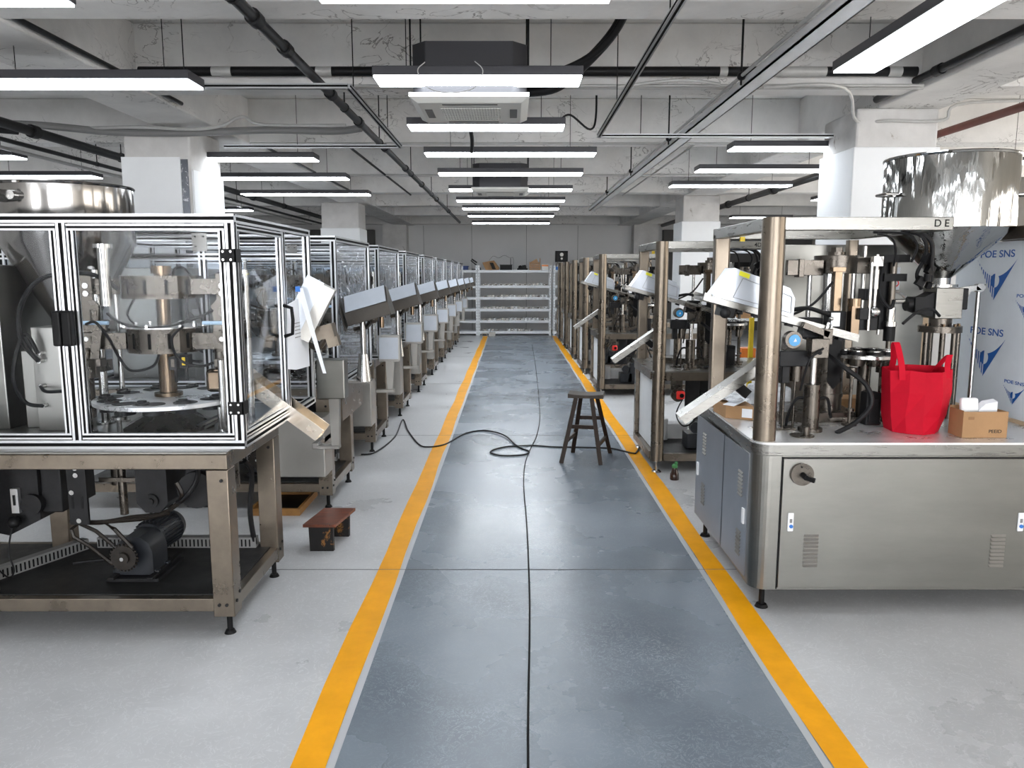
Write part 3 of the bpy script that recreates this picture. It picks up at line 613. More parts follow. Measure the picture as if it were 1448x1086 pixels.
    q.build('slotted_bracket', [IRON, BRIGHT, BLACK], t)
    q = MB(); q.cyl((-1.95, 3.75, .50), (-1.95, 3.75, .81), .02); q.cyl((-1.86, 3.85, .55), (-1.86, 3.85, .81), .012); q.box(-2.04, -1.83, 3.70, 3.72, .68, .70); q.cyl((-2.02, 3.85, .63), (-2.02, 3.85, .81), .035)
    q.build('cam_rods', MACH, t)
    q = MB(); q.box(-1.60, -1.46, 3.66, 3.9, .56, .812); q.cyl((-1.53, 3.62, .66), (-1.53, 3.68, .66), .09, n=24); q.build('fan_housing', IRON, t, bevel=.01)
    q = MB(); q.box(-2.40, -2.365, 3.575, 3.598, .56, .68, 0); q.ball((-2.385, 3.56, .52), .03, m=1); q.box(-2.388, -2.378, 3.57, 3.576, .60, .65, 1); q.build('adjusting_clamp', [ALU, BLACK], t)
    for pts, r in (([(-2.39, 3.55, .50), (-2.41, 3.54, .38), (-2.40, 3.55, .28), (-2.46, 3.58, .24), (-2.56, 3.6, .34), (-2.64, 3.6, .52)], .004),
                   ([(-1.62, 3.62, .60), (-1.56, 3.56, .64), (-1.50, 3.56, .72), (-1.50, 3.6, .80)], .012), ([(-1.87, 3.85, .45), (-1.84, 3.83, .6), (-1.86, 3.8, .8)], .007),
                   ([(-2.2, 3.7, .26), (-2.05, 3.72, .27), (-1.98, 3.68, .27)], .008), ([(-1.44, 4.05, .70), (-1.42, 4.10, .62), (-1.44, 4.1, .40), (-1.43, 4.12, .21)], .014)):
        MB().tube(pts, r, n=8).build('wire', CABLE, t)
    q = MB(); q.cyl((-1.45, 3.86, .44), (-1.45, 3.86, .81), .008); q.box(-1.49, -1.47, 3.84, 3.86, .47, .81); q.box(-1.40, -1.385, 3.8, 3.82, .62, .81); q.ball((-1.45, 3.86, .43), .013); q.build('hanging_rods', MACH, t)
    # ---- cage
    CX, CY, DY, ZT, Zb = -1.24, 3.50, 4.82, 1.965, .893
    for x, y in ((CX-.02, CY+.02), (CX-.02, DY-.02), (LX+.02, CY+.02), (LX+.02, DY-.02), (-2.015, CY+.02), (-1.90, DY-.02), (CX-.02, 4.26)):
        po = MB().alu((x, y, Zb+.04), (x, y, ZT-.04)).build('cage_post', [ALU, SLOT], t)
        if (x, y) in ((-2.015, CY+.02), (CX-.02, 4.26)): mid_posts.append(po.data)
    for z in (ZT-.02, Zb+.02):
        for a, b in (((LX, CY+.02, z), (CX, CY+.02, z)), ((CX-.02, CY+.04, z), (CX-.02, DY-.04, z)), ((LX+.02, CY+.04, z), (LX+.02, DY-.04, z)), ((LX, DY-.02, z), (CX, DY-.02, z))):
            MB().alu(a, b).build('cage_rail', [ALU, SLOT], t)
    MB().alu((LX, DY-.02, ZT-.16), (CX-.04, DY-.02, ZT-.16), .035).build('cage_rail', [ALU, SLOT], t)
    q = MB(); q.box(-1.95, -1.86, DY-.046, DY-.041, ZT-.13, ZT-.02); bolts(q, [(-1.93, DY-.046, ZT-.04), (-1.88, DY-.046, ZT-.04), (-1.93, DY-.046, ZT-.1)], (0,-1,0), .006, 1); q.build('gusset_plate', [BOXST, IRON], t)
    for xa, xb in ((LX+.045, -2.04), (-1.99, CX-.045)):
        d = MB(); za, zb = Zb+.045, ZT-.045; y = CY+.016
        for z in (za+.014, zb-.014): d.alu((xa, y, z), (xb, y, z), .028)
        for x in (xa+.014, xb-.014): d.alu((x, y, za+.028), (x, y, zb-.028), .028)
        dd = d.build('cage_door', [ALU, SLOT], t); MB().box(xa+.028, xb-.028, y-.002, y+.002, za+.028, zb-.028).build('pane', PANE, dd)
    d = MB(); za, zb = Zb+.045, ZT-.045; x = CX-.016; ya, yb = CY+.045, 4.235
    for z in (za+.014, zb-.014): d.alu((x, ya, z), (x, yb, z), .028)
    for y in (ya+.014, yb-.014): d.alu((x, y, za+.028), (x, y, zb-.028), .028)
    dd = d.build('side_door', [ALU, SLOT], t); MB().box(x-.002, x+.002, ya+.028, yb-.028, za+.028, zb-.028).build('pane', PANE, dd)
    q = MB(); q.tube([(CX, 4.20, 1.36), (CX+.045, 4.20, 1.375), (CX+.05, 4.20, 1.45), (CX+.045, 4.20, 1.515), (CX, 4.20, 1.53)], .010, n=8, sm=False); q.build('handle', BLACK, dd)
    MB().box(CX-.022, CX-.018, 4.285, DY-.04, Zb+.36, ZT-.045).build('rear_side_pane', PANE, t)
    MB().box(LX+.04, CX-.04, DY-.023, DY-.019, Zb+.04, ZT-.18).build('back_pane', CURT, t)
    for z in (1.78, 1.085):
        q = MB(); q.box(CX-.065, CX+.006, CY-.008, CY-.001, z-.03, z+.03); q.box(CX, CX+.008, CY-.008, CY+.055, z-.03, z+.03)
        bolts(q, [(CX-.05, CY-.008, z-.018), (CX-.05, CY-.008, z+.018), (CX-.015, CY-.008, z-.018), (CX-.015, CY-.008, z+.018)], (0,-1,0), .0055, 1); q.build('hinge', [BLACK, BRIGHT], t)
    q = MB(); q.box(-2.065, -2.025, CY-.045, CY-.001, 1.375, 1.535); q.box(-2.022, -1.98, CY-.045, CY-.001, 1.375, 1.535); q.build('door_latch', BLACK, t, bevel=.008)
    q = MB(); q.box(-1.50, -1.47, CY-.02, CY+.02, .868, .892); q.bar((-1.47, CY, .88), (-1.44, CY+.05, .892), .02, .005); q.build('stop_block', BLACK, t)
    # ---- rotary works
    C = (-1.81, 4.02)
    q = MB(); q.lathe(C, [(.001, 1.062), (.352, 1.062), (.362, 1.058), (.362, 1.040), (.352, 1.036), (.001, 1.036)], 64)
    for i in range(12):
        a = 2*math.pi*(i+.3)/12; q.cyl((C[0] + .285*math.cos(a), C[1] + .285*math.sin(a), 1.0625), (C[0] + .285*math.cos(a), C[1] + .285*math.sin(a), 1.0645), .058, n=24, m=1)
        q.cyl((C[0] + .285*math.cos(a), C[1] + .285*math.sin(a), 1.01), (C[0] + .285*math.cos(a), C[1] + .285*math.sin(a), 1.036), .05, n=20, m=1)
    q.build('turntable', [WORN, IRON], t)
    q = MB(); q.lathe(C, [(.23, .893), (.23, .91), (.10, .98), (.06, .985)], 10, sm=False); q.build('cone_base', MACH, t)
    q = MB(); q.lathe(C, [(.045, .98), (.045, 1.036)], 24); q.lathe(C, [(.07, 1.064), (.07, 1.082), (.044, 1.084), (.044, 1.30)], 28); q.build('lower_spindle', BRONZE, t)
    q = MB(); q.lathe(C, [(.034, 1.42), (.034, 1.70), (.05, 1.70), (.05, 1.74), (.001, 1.74)], 24); q.build('upper_spindle', BRONZE, t)
    slots_ring(C, .185, 1.30, 1.425, 'lower_slotted_ring', t); slots_ring(C, .20, 1.575, 1.69, 'upper_slotted_ring', t)
    q = MB(); q.lathe(C, [(.001, 1.432), (.215, 1.432), (.215, 1.426), (.001, 1.426)], 32)
    for i in range(16): a = 2*math.pi*i/16; q.cyl((C[0] + .2*math.cos(a), C[1] + .2*math.sin(a), 1.432), (C[0] + .2*math.cos(a), C[1] + .2*math.sin(a), 1.446), .012, n=8)
    q.build('cam_disc', BRIGHT, t)
    for sx in (-1, 1):
        for z0, z1 in ((1.595, 1.675), (1.315, 1.40)):
            q = MB(); q.box(C[0] + sx*.17, C[0] + sx*.43, C[1]-.075, C[1]-.058, z0, z1); q.build('side_arm', MACH, t, bevel=.002)
        x = C[0] + sx*.345
        q = MB(); q.slab([(x-.03, 3.925, 1.70), (x+.03, 3.925, 1.70), (x+.03, 3.925, 1.57), (x+.06, 3.925, 1.54), (x+.05, 3.925, 1.46), (x-.05, 3.925, 1.46), (x-.06, 3.925, 1.54), (x-.03, 3.925, 1.57)], (0, .014, 0))
        bolts(q, [(x, 3.925, 1.64), (x, 3.925, 1.60)], (0,-1,0), .015, 1); q.build('hanging_plate', [MACH, BRIGHT], t)
        q = MB(); q.slab([(x-.015-.04*sx, 3.915, 1.41), (x+.03-.04*sx, 3.915, 1.41), (x+.045, 3.915, 1.27), (x+.0, 3.915, 1.27)], (0, .012, 0)); q.box(x-.05, x+.06, 3.90, 3.96, 1.23, 1.27); q.box(x-.02, x+.03, 3.91, 3.95, 1.17, 1.23); bolts(q, [(x-.01, 3.915, 1.37)], (0,-1,0), .012, 1)
        q.build('gripper', [MACH, BRIGHT], t, bevel=.002)
        q = MB()
        for px, py, z1, r in ((x, 3.86, 1.27, .018), (x + .05*sx, 4.12, 1.72, .022), (x - .02*sx, 4.18, 1.60, .014)):
            q.cyl((px, py, .893), (px, py, z1), r); q.cyl((px, py, .893), (px, py, .905), r*2.2)
        q.build('guide_rods', BRIGHT, t)
        MB().cyl((C[0] + sx*.24, C[1]-.10, 1.452), (C[0] + sx*.44, C[1]-.10, 1.452), .010).build('air_cylinder', LBLUE, t)
        q = MB(); q.box(x-.07, x+.07, 3.96, 4.06, 1.40, 1.46); q.cyl((x+.03, 3.94, 1.44), (x+.03, 3.94, 1.52), .025); q.cyl((x-.03, 3.94, 1.22), (x-.03, 3.94, 1.32), .03); q.box(x-.09, x+.02, 4.0, 4.1, 1.19, 1.25)
        q.build('tool_head', MACH, t, bevel=.003)
    q = MB(); q.cyl((-2.02, 3.86, 1.54), (-2.02, 3.86, 1.83), .028); q.lathe((-2.02, 3.86), [(.001, 1.845), (.046, 1.845), (.046, 1.825), (.028, 1.825)], 20); q.build('stop_post', BRIGHT, t)
    q = MB(); q.box(-1.56, -1.44, 3.88, 3.96, 1.10, 1.22); q.cyl((-1.46, 3.87, 1.15), (-1.46, 3.92, 1.15), .04); q.build('star_wheel_guard', BRONZE, t, bevel=.02)
    q = MB(); q.cyl((-1.97, 3.80, .893), (-1.97, 3.80, .98), .012); q.cyl((-1.97, 3.80, .975), (-1.97, 3.80, .99), .035); q.cyl((-1.48, 3.85, .893), (-1.48, 3.85, 1.03), .012); q.cyl((-1.48, 3.85, .893), (-1.48, 3.85, .915), .028, .014)
    q.bar((-1.62, 3.9, .92), (-1.45, 4.1, 1.0), .03, .012); q.bar((-1.62, 3.95, .90), (-1.45, 4.15, .98), .03, .012)
    q.build('bench_fixings', BRIGHT, t)
    q = MB(); q.tube([(-2.05, 3.92, 1.50), (-1.96, 3.85, 1.46), (-1.84, 3.82, 1.435), (-1.72, 3.83, 1.44), (-1.58, 3.88, 1.48), (-1.50, 3.95, 1.53)], .008)
    q.tube([(-2.13, 3.86, 1.45), (-2.06, 3.82, 1.46), (-2.0, 3.82, 1.38), (-1.97, 3.85, 1.28), (-1.90, 3.82, 1.22), (-1.80, 3.84, 1.24), (-1.79, 3.9, 1.30)], .007)
    q.tube([(-1.64, 3.85, 1.44), (-1.68, 3.80, 1.38), (-1.65, 3.80, 1.28), (-1.57, 3.84, 1.24), (-1.52, 3.9, 1.25)], .007)
    q.tube([(-1.74, 4.0, 1.60), (-1.70, 3.92, 1.72), (-1.65, 3.98, 1.70), (-1.62, 4.05, 1.44)], .006); q.tube([(-1.92, 3.95, 1.58), (-1.94, 3.9, 1.50), (-1.90, 3.88, 1.45)], .006)
    q.build('air_hoses', CABLE, t)
    # left of the works: electrical cabinet, terminal box
    MB().box(-3.10, -2.62, 3.95, 4.55, .893, 1.745).build('electrical_cabinet', SHEET, t, bevel=.006)
    q = MB(); q.box(-2.45, -2.28, 3.92, 4.12, .893, 1.43); q.box(-2.56, -2.47, 4.0, 4.1, .893, 1.30); e = q.build('terminal_box', BOXST, t, bevel=.004)
    q = MB()
    for z in (1.30, 1.26, 1.13, 1.03): q.cyl((-2.40, 3.92, z), (-2.40, 3.885, z), .012)
    q.build('cable_gland', BRIGHT, e)
    q = MB(); q.tube([(-2.40, 3.885, 1.26), (-2.45, 3.84, 1.38), (-2.42, 3.82, 1.55), (-2.30, 3.82, 1.68), (-2.12, 3.9, 1.70), (-2.0, 3.95, 1.62)], .012); q.tube([(-2.40, 3.885, 1.30), (-2.44, 3.85, 1.40), (-2.48, 3.8, 1.20), (-2.46, 3.84, 1.06), (-2.40, 3.885, 1.03)], .010); q.tube([(-2.40, 3.885, 1.13), (-2.34, 3.84, 1.11), (-2.20, 3.84, 1.12)], .009)
    q.build('power_cables', CABLE, t)
    return t
def hopper(t, c, zt, zc, zb, r, rb, flange=True, m=HOPST):
    q = MB(); q.lathe(c, [(r-.012, zt-.10), (r-.004, zt-.004), (r+.006, zt), (r+.010, zt-.006), (r+.006, zt-.014), (r, zt-.016), (r, zc), (rb, zb), (rb, zb-.06), (rb-.006, zb-.06), (rb-.006, zb), (r-.006, zc+.004), (r-.006, zt-.02)], 72)
    return q.build('hopper', m, t)
def screen_box(c, tilt, t, L=.33, yaw=0):
    """control box on an arm: film-covered sloping lid over a dark steel body"""
    M = Matrix.Translation(c) @ Euler((0, 0, R(yaw))).to_matrix().to_4x4() @ Euler((0, R(-tilt), 0)).to_matrix().to_4x4()
    def T(pts): return [M @ Vector(p) for p in pts]
    h = L/2
    prof = [(-.10, -.10), (.10, -.10), (.10, .09), (.02, .11), (-.10, -.005)]     # in depth, height; near side is cut low and slopes back
    q = MB(); q.slab(T([(-h, y, z) for y, z in prof]), (M.to_3x3() @ Vector((L, 0, 0))))
    b = q.build('control_box', [DARKST], t, bevel=.004)
    q = MB(); o = .004
    q.slab(T([(-h+.01, -.102, .004), (h-.01, -.102, .004), (h-.01, .018, .118), (-h+.01, .018, .118)]), M.to_3x3() @ Vector((0, .003, -.003))); q.build('film_cover', FILM, b)
    q = MB(); q.slab(T([(-h-.03, -.12, -.13), (-h-.03, .11, -.06), (-h-.03, .06, .12), (-h-.03, -.08, .06)]), M.to_3x3() @ Vector((.012, 0, 0)))
    for yy, zz in ((-.08, -.1), (-.05, -.09), (0, .05), (.03, .06)): q.ball(M @ Vector((-h-.032, yy, zz)), .008, n=6, m=1)
    q.build('pivot_plate', [DARKST, BRIGHT], b)
    q = MB(); p0 = M @ Vector((0, .05, -.10)); q.tube([p0, p0 + Vector((-.06, .05, -.06)), p0 + Vector((-.16, .08, -.08))], .02, sm=False); q.ball(p0, .035)
    q.cyl(p0 + Vector((.07, -.05, .02)), p0 + Vector((.07, -.05, -.06)), .018, m=1)
    q.build('swivel_arm', [MACH, BRONZE], b)
    return b
ML = left_machine()
col_children = list(ML.children)
left_y = (3.43, 5.43, 7.22, 9.1, 11.0, 12.9, 14.8, 16.7, 18.55)
machines = [ML]
for i, y in enumerate(left_y[1:]):
    machines.append(dup(ML, (-1.35, y, 0), 'caged filling machine, %s from the camera in the row left of the aisle' % ordn[i+1]))
# pieces the other machines carry on their aisle side: control box, papered tray box, enclosure under the table
ORIGIN = Vector((-1.35, 3.43, 0))
proto = machines[1]
for mm in machines[1:]:
    for c in list(mm.children):
        nm = c.name.split('.')[0]
        if nm in ('hinge', 'side_door', 'cage_door', 'rear_side_pane', 'door_latch', 'hopper_stand') or (nm == 'cage_post' and c.data in mid_posts):
            for g in list(c.children): bpy.data.objects.remove(g)
            bpy.data.objects.remove(c)
fp = MB().box(-3.10, -1.285, 3.515, 3.519, .94, 1.92).build('front_pane', PANE, proto)
sp_ = MB().box(-1.262, -1.258, 3.545, 4.775, .94, 1.92).build('side_pane', CURT, proto)
cb = screen_box((-1.06, 3.72, 1.46), 16, proto)
q = MB(); q.box(-1.27, -1.06, 3.50, 3.60, .88, 1.12); q.box(-1.26, -1.07, 3.496, 3.5, .87, .885); tb = q.build('tray_box', BOXST, proto, bevel=.006)
MB().box(-1.255, -1.075, 3.490, 3.4985, .895, 1.10).build('film_sheet', FILM, tb)
q = MB(); q.slab([(-1.20, 3.52, .88), (-1.12, 3.52, .88), (-1.14, 3.52, .60), (-1.19, 3.52, .60)], (0, .04, 0)); q.box(-1.30, -1.12, 3.50, 3.56, .57, .60); tl = q.build('tray_stem', BOXST, proto, bevel=.003)
ub = MB().box(-1.62, -1.29, 3.20, 3.425, .30, .72).build('junction_box', BOXST, proto, bevel=.006)
q = MB(); bolts(q, [(-1.62, 3.197, .34), (-1.62, 3.197, .66)], (0,-1,0), .008); q.build('screw', IRON, ub)
st = MB().cyl((-1.12, 3.80, .893), (-1.12, 3.80, 1.38), .022); st.lathe((-1.12, 3.80), [(.06, .893), (.035, 1.10), (.028, 1.10)], 20); st = st.build('screen_post', BRIGHT, proto)
br = MB().bar((-1.30, 3.80, .89), (-1.08, 3.80, .89), .06, .02).build('post_bracket', BOXST, proto)
sc_ = MB(); sc_.box(-1.29, -1.27, 3.70, 4.5, .60, .86); sc_.build('side_skirt', FRAME, proto)
for k, mm in enumerate(machines[2:]):
    for o in (fp, sp_, cb, tb, tl, ub, st, br): 
        c = dup(o, parent=mm)
# second machine's tray box is a bare steel one
# ---- what only the nearest machine has
t = ML; ORIGIN = Vector((-1.35, 3.43, 0))
hp = hopper(t, (-2.43, 4.30), 2.17, 1.86, 1.33, .335, .05)
q = MB(); q.cyl((-2.57, 4.00, 2.09), (-2.57, 3.88, 2.09), .032, n=20); q.cyl((-2.57, 3.879, 2.09), (-2.57, 3.874, 2.09), .026, n=20, m=1); q.cyl((-2.57, 3.90, 2.09), (-2.57, 3.885, 2.09), .038, n=20)
q.cyl((-2.50, 4.0, 2.09), (-2.50, 3.93, 2.09), .022); q.build('inlet_pipe', [BRIGHT, BLACK], hp)
q = MB(); q.cyl((-2.43, 4.30, .893), (-2.43, 4.30, 1.28), .07); q.build('hopper_stand', MACH, t)
# chute
def chute(p, q_, w, dpt, t, m=BRIGHT):
    q = MB(); q.bar(p, q_, w, .004); d, a, b = q.frame(p, q_); P, Q = Vector(p), Vector(q_)
    for s in (-1, 1): q.bar(P + a*s*w/2 + b*dpt/2, Q + a*s*w/2 + b*dpt/2, .004, dpt)
    return q.build('discharge_chute', m, t)
chute((-1.60, 4.25, 1.18), (-1.085, 4.25, .785), .15, .075, t, mat('warm_bright_steel', (0.80, 0.72, 0.62), 0.25, 1.0, rvar=.05))
cbx = MB(); M_ = Matrix.Translation((-1.20, 4.55, 1.50)) @ Euler((0, R(-62), R(8))).to_matrix().to_4x4()
def TT(pts): return [M_ @ Vector(p) for p in pts]
cbx.slab(TT([(-.17, -.09, -.10), (.17, -.09, -.10), (.17, -.09, .05), (-.17, -.09, .05)]), M_.to_3x3() @ Vector((0, .17, 0)))
b = cbx.build('control_box', BOXST, t, bevel=.005)
q = MB(); q.slab(TT([(-.15, -.093, -.03), (.18, -.093, -.03), (.18, -.093, .075), (-.15, -.093, .075)]), M_.to_3x3() @ Vector((0, -.004, 0))); q.build('film_cover', FILM, b)
q = MB(); q.obox((-1.10, 4.56, 1.36), (.11, .10, .08), (0, R(-14), 0)); q.obox((-1.06, 4.58, 1.30), (.07, .06, .06), (0, R(-14), 0)); q.build('connector_block', FRAME, b)
MB().tube([(-1.10, 4.58, 1.34), (-1.16, 4.62, 1.26), (-1.24, 4.66, 1.28), (-1.27, 4.7, 1.30)], .018).build('swivel_arm', MACH, b)
# paper sheets taped to the control box
o = MB(); o.slab([(-1.228, 4.22, 1.53), (-1.222, 4.60, 1.58), (-1.215, 4.60, 1.15), (-1.222, 4.34, 1.16), (-1.228, 4.20, 1.18)], (.002, 0, 0))
o.slab([(-1.20, 4.335, 1.62), (-1.165, 4.33, 1.62), (-1.05, 4.33, 1.14), (-1.07, 4.335, 1.14)], (0, .002, 0))
for k in range(5): o.box(-1.221, -1.2195, 4.34, 4.50 - .02*(k % 3), 1.42-.02*k, 1.424-.02*k, 1)
solo(o, 'instruction_sheet', [PAPER, GREYP], 'white paper sheets with printed lines hung on the nearest left control box', 'paper')
o = MB(); o.box(-1.205, -1.18, 4.325, 4.333, 1.60, 1.63); solo(o, 'clip', BLUE, 'small blue clip holding the hanging paper sheets', 'clip')
# the second machine carries a bare steel box instead of the film-covered one
bpy.data.objects.remove(tb.children[0]); bpy.data.objects.remove(tb); bpy.data.objects.remove(tl)
ORIGIN = Vector((-1.35, 5.43, 0))
MB().box(-1.275, -1.09, 4.98, 5.10, .885, 1.145).build('tray_box', SHEET, proto, bevel=.008)
q = MB(); q.slab([(-1.21, 5.03, .885), (-1.14, 5.03, .885), (-1.15, 5.03, .56), (-1.20, 5.03, .56)], (0, .05, 0)); q.box(-1.30, -1.15, 5.02, 5.09, .54, .562); q.box(-1.33, -1.29, 5.03, 5.44, .54, .58); q.build('tray_stem', BOXST, proto, bevel=.003)
ORIGIN = Vector((-1.35, 3.43, 0))
for x, z, m2 in ((-1.645, 1.265, YEL), (-1.70, 1.255, MACH)):
    q = MB(); q.box(x-.02, x+.02, 3.84, 3.90, z-.035, z+.03); q.cyl((x, 3.87, z-.10), (x, 3.87, z-.035), .008); q.box(x-.008, x+.008, 3.838, 3.84, z-.02, z+.02, 1); q.build('sensor', [IRON, m2], ML)
for k in range(10):
    a = 2*math.pi*(k+.5)/10; x, y = -1.81 + .30*math.cos(a), 4.02 + .30*math.sin(a)
    q = MB(); q.cyl((x, y, 1.0645), (x, y, 1.075), .034, n=18); q.cyl((x, y, 1.075), (x, y, 1.084), .022, n=14); q.build('tube_holder', IRON, ML)

# ------------------------------------------------------------------ tube filling machines (right row)
def rotary_works(t):
    """the moving works on the table of a right-hand machine, in the first machine's coordinates"""
    q = MB(); q.cyl((1.57, 3.97, .88), (1.57, 3.97, .90), .062, n=24); q.cyl((1.57, 3.97, .90), (1.57, 3.97, 1.13), .042, n=24); q.cyl((1.57, 3.97, 1.125), (1.57, 3.97, 1.13), .034, n=20, m=1)
    p = q.build('lift_cylinder', [MACH, BRIGHT], t)
    MB().cyl((1.57, 3.97, 1.13), (1.57, 3.97, 1.28), .018, n=16).build('piston_rod', BRIGHT, p)
    q = MB(); q.box(1.54, 1.63, 3.93, 4.01, 1.27, 1.37); q.bar((1.63, 3.97, 1.39), (1.50, 3.97, 1.44), .06, .03); q.box(1.60, 1.65, 3.94, 4.0, 1.34, 1.42); q.cyl((1.58, 3.93, 1.30), (1.58, 3.92, 1.30), .012, m=1)
    q.build('clamp_bracket', [MACH, BLACK], p, bevel=.003)
    q = MB(); q.lathe((1.48, 3.84), [(.001, .888), (.06, .888), (.06, .88)], 20); q.cyl((1.50, 3.84, .888), (1.50, 3.84, .93), .016); q.build('locating_pin', MACH, t)
    q = MB(); q.cyl((1.80, 4.35, .88), (1.80, 4.35, 1.38), .085, n=28); q.cyl((1.80, 4.35, 1.01), (1.80, 4.35, 1.03), .090, n=28)
    q.slab([(1.765, 4.262, 1.10), (1.80, 4.262, 1.06), (1.835, 4.262, 1.10), (1.835, 4.262, 1.38), (1.765, 4.262, 1.38)], (0, -.006, 0), m=1); q.box(1.62, 1.92, 4.2, 4.5, .88, .91, m=0)
    q.build('main_column', [MACH, BLACK], t)
    # gauge
    q = MB(); q.cyl((1.465, 3.98, 1.36), (1.465, 4.03, 1.36), .044, n=28); g = q.build('gauge', MACH, t)
    MB().cyl((1.468, 3.976, 1.358), (1.468, 3.98, 1.358), .030, n=24).build('gauge_face', DIAL, g); MB().slab([(1.462, 3.975, 1.35), (1.480, 3.975, 1.352), (1.472, 3.975, 1.370)], (0, .001, 0)).build('gauge_needle', WHITEP, g)
    # sloping tray with its cover box
    a = R(15)
    q = MB(); q.obox((1.40, 4.10, 1.465), (.84, .22, .018), (0, a, 0)); q.obox((1.40, 3.992, 1.478), (.84, .006, .035), (0, a, 0)); q.obox((1.40, 4.208, 1.478), (.84, .006, .035), (0, a, 0))
    tr = q.build('tube_tray', STEEL, t)
    q = MB()
    for i in range(8): MB().obox((1.10 + i*.09, 4.05, 1.532 - i*.0241), (.03, .05, .02), (0, a, 0)).build('roller', IRON, tr)
    q.obox((1.13, 4.08, 1.505), (.06, .16, .06), (0, a, 0)); q.obox((1.60, 4.08, 1.37), (.14, .1, .05), (0, a, 0)); MB().ball((1.10, 3.97, 1.50), .028, sc=(1, .6, 1)).build('pivot', IRON, tr); q.build('tray_clamp', IRON, tr)
    q = MB(); M = Matrix.Translation((1.255, 4.04, 1.605)) @ Euler((0, a, 0)).to_matrix().to_4x4()
    S = [(-.21, -.075), (.22, -.075), (.20, .02), (.16, .065), (-.15, .09)]
    q.slab([M @ Vector((x, -.08, z)) for x, z in S], (0, .16, 0)); cv = q.build('cover_box', FILM, tr, bevel=.004)
    q = MB(); S2 = [(-.11, -.055), (.20, -.055), (.18, .025), (-.09, .05)]
    for i in range(4):
        a1, b1 = S2[i], S2[(i+1) % 4]; q.bar(M @ Vector((a1[0], -.082, a1[1])), M @ Vector((b1[0], -.082, b1[1])), .003, .003)
    q.build('cover_seam', GREYP, cv)
    MB().slab([M @ Vector((x, -.084, z)) for x, z in ((-.115, .06), (-.06, .055), (-.06, .078), (-.115, .083))], (0, .003, 0)).build('yellow_sticker', SIGNY, cv)
    # discharge chute to the aisle
    q = MB(); P, Q = Vector((.885, 4.02, .955)), Vector((1.34, 4.02, 1.275)); q.bar(P, Q, .12, .004); d, aa, b = q.frame(P, Q)
    for s in (-1, 1): q.bar(P + aa*s*.06 - b*.022, Q + aa*s*.06 - b*.022, .004, .045)
    q.build('discharge_chute', STEEL, t)
    MB().obox((1.21, 4.02, 1.10), (.10, .05, .05), (0, R(40), 0)).build('chute_bracket', BLACK, t)
    # indexing table
    C = (1.98, 4.28)
    q = MB(); q.lathe(C, [(.001, 1.262), (.165, 1.262), (.17, 1.256), (.17, 1.24), (.001, 1.238)], 48)
    for i in range(8):
        an = 2*math.pi*i/8; x, y = C[0] + .115*math.cos(an), C[1] + .115*math.sin(an)
        q.cyl((x, y, 1.262), (x, y, 1.278), .045, n=20, m=1); q.cyl((x, y, 1.278), (x, y, 1.283), .030, n=16, m=0)
        q.cyl((x, y, 1.20), (x, y, 1.238), .038, .042, n=16, m=2)
    q.build('turntable', [BRIGHT, IRON, MACH], t)
    q = MB(); q.cyl((C[0], C[1], .88), (C[0], C[1], 1.24), .035, n=20)
    for x, y, z in ((1.84, 4.12, 1.20), (2.05, 4.18, 1.20), (2.12, 4.38, 1.22)):
        q.cyl((x, y, .88), (x, y, z), .009, n=10); q.cyl((x, y, .88), (x, y, .895), .04, n=16); q.cyl((x, y, .96), (x, y, .975), .022, n=12); q.cyl((x, y, 1.14), (x, y, 1.2), .028, n=14)
    q.build('table_rods', MACH, t)
    q = MB(); q.box(1.93, 2.01, 4.12, 4.20, .88, 1.06); q.box(1.94, 2.0, 4.11, 4.12, .90, 1.03); q.build('valve_block', IRON, t, bevel=.004)
    q = MB(); q.prism([(1.42, 4.30), (1.62, 4.18), (1.92, 4.22), (1.94, 4.45), (1.70, 4.60), (1.42, 4.5)], .88, .935); q.build('cam_cover', MACH, t, bevel=.004)
    # upper carrier and its rods
    q = MB(); q.lathe((1.82, 4.36), [(.001, 1.80), (.12, 1.80), (.12, 1.70), (.001, 1.70)], 12, sm=False); q.box(1.52, 1.72, 4.28, 4.31, 1.69, 1.775); q.box(1.90, 2.08, 4.28, 4.33, 1.70, 1.79); q.box(1.58, 1.61, 4.27, 4.34, 1.68, 1.78)
    q.cyl((1.82, 4.36, 1.80), (1.82, 4.36, 1.82), .05, n=20); q.cyl((1.82, 4.36, 1.82), (1.82, 4.36, 1.845), .035, n=6)
    q.build('upper_carrier', MACH, t, bevel=.003)
    q = MB()
    for x, y, z0, z1, r in ((1.66, 4.32, 1.42, 1.70, .013), (1.755, 4.20, 1.50, 1.70, .016), (1.86, 4.22, 1.45, 1.70, .012), (1.80, 4.40, 1.38, 1.70, .03), (1.95, 4.30, 1.50, 1.85, .012), (1.90, 4.1, 1.40, 1.76, .009)):
        q.cyl((x, y, z0), (x, y, z1), r, n=14)
    q.build('carrier_rods', BRIGHT, t)
    q = MB(); q.box(1.735, 1.775, 4.16, 4.20, 1.50, 1.73); q.box(1.72, 1.79, 4.155, 4.2, 1.71, 1.735); q.box(1.80, 1.845, 4.08, 4.14, 1.36, 1.55); q.cyl((1.82, 4.10, 1.53), (1.82, 4.10, 1.57), .035); q.build('slide_rail', BRONZE, t, bevel=.002)
    q = MB(); q.box(1.70, 1.80, 4.14, 4.20, 1.38, 1.50); q.box(1.86, 1.96, 4.12, 4.24, 1.40, 1.47); q.box(1.83, 1.88, 4.05, 4.10, 1.46, 1.52); q.box(1.88, 1.95, 4.12, 4.2, 1.56, 1.62); q.cyl((1.75, 4.13, 1.44), (1.75, 4.12, 1.44), .012); q.box(1.60, 1.70, 4.2, 4.3, 1.38, 1.46)
    q.build('index_head', IRON, t, bevel=.003)
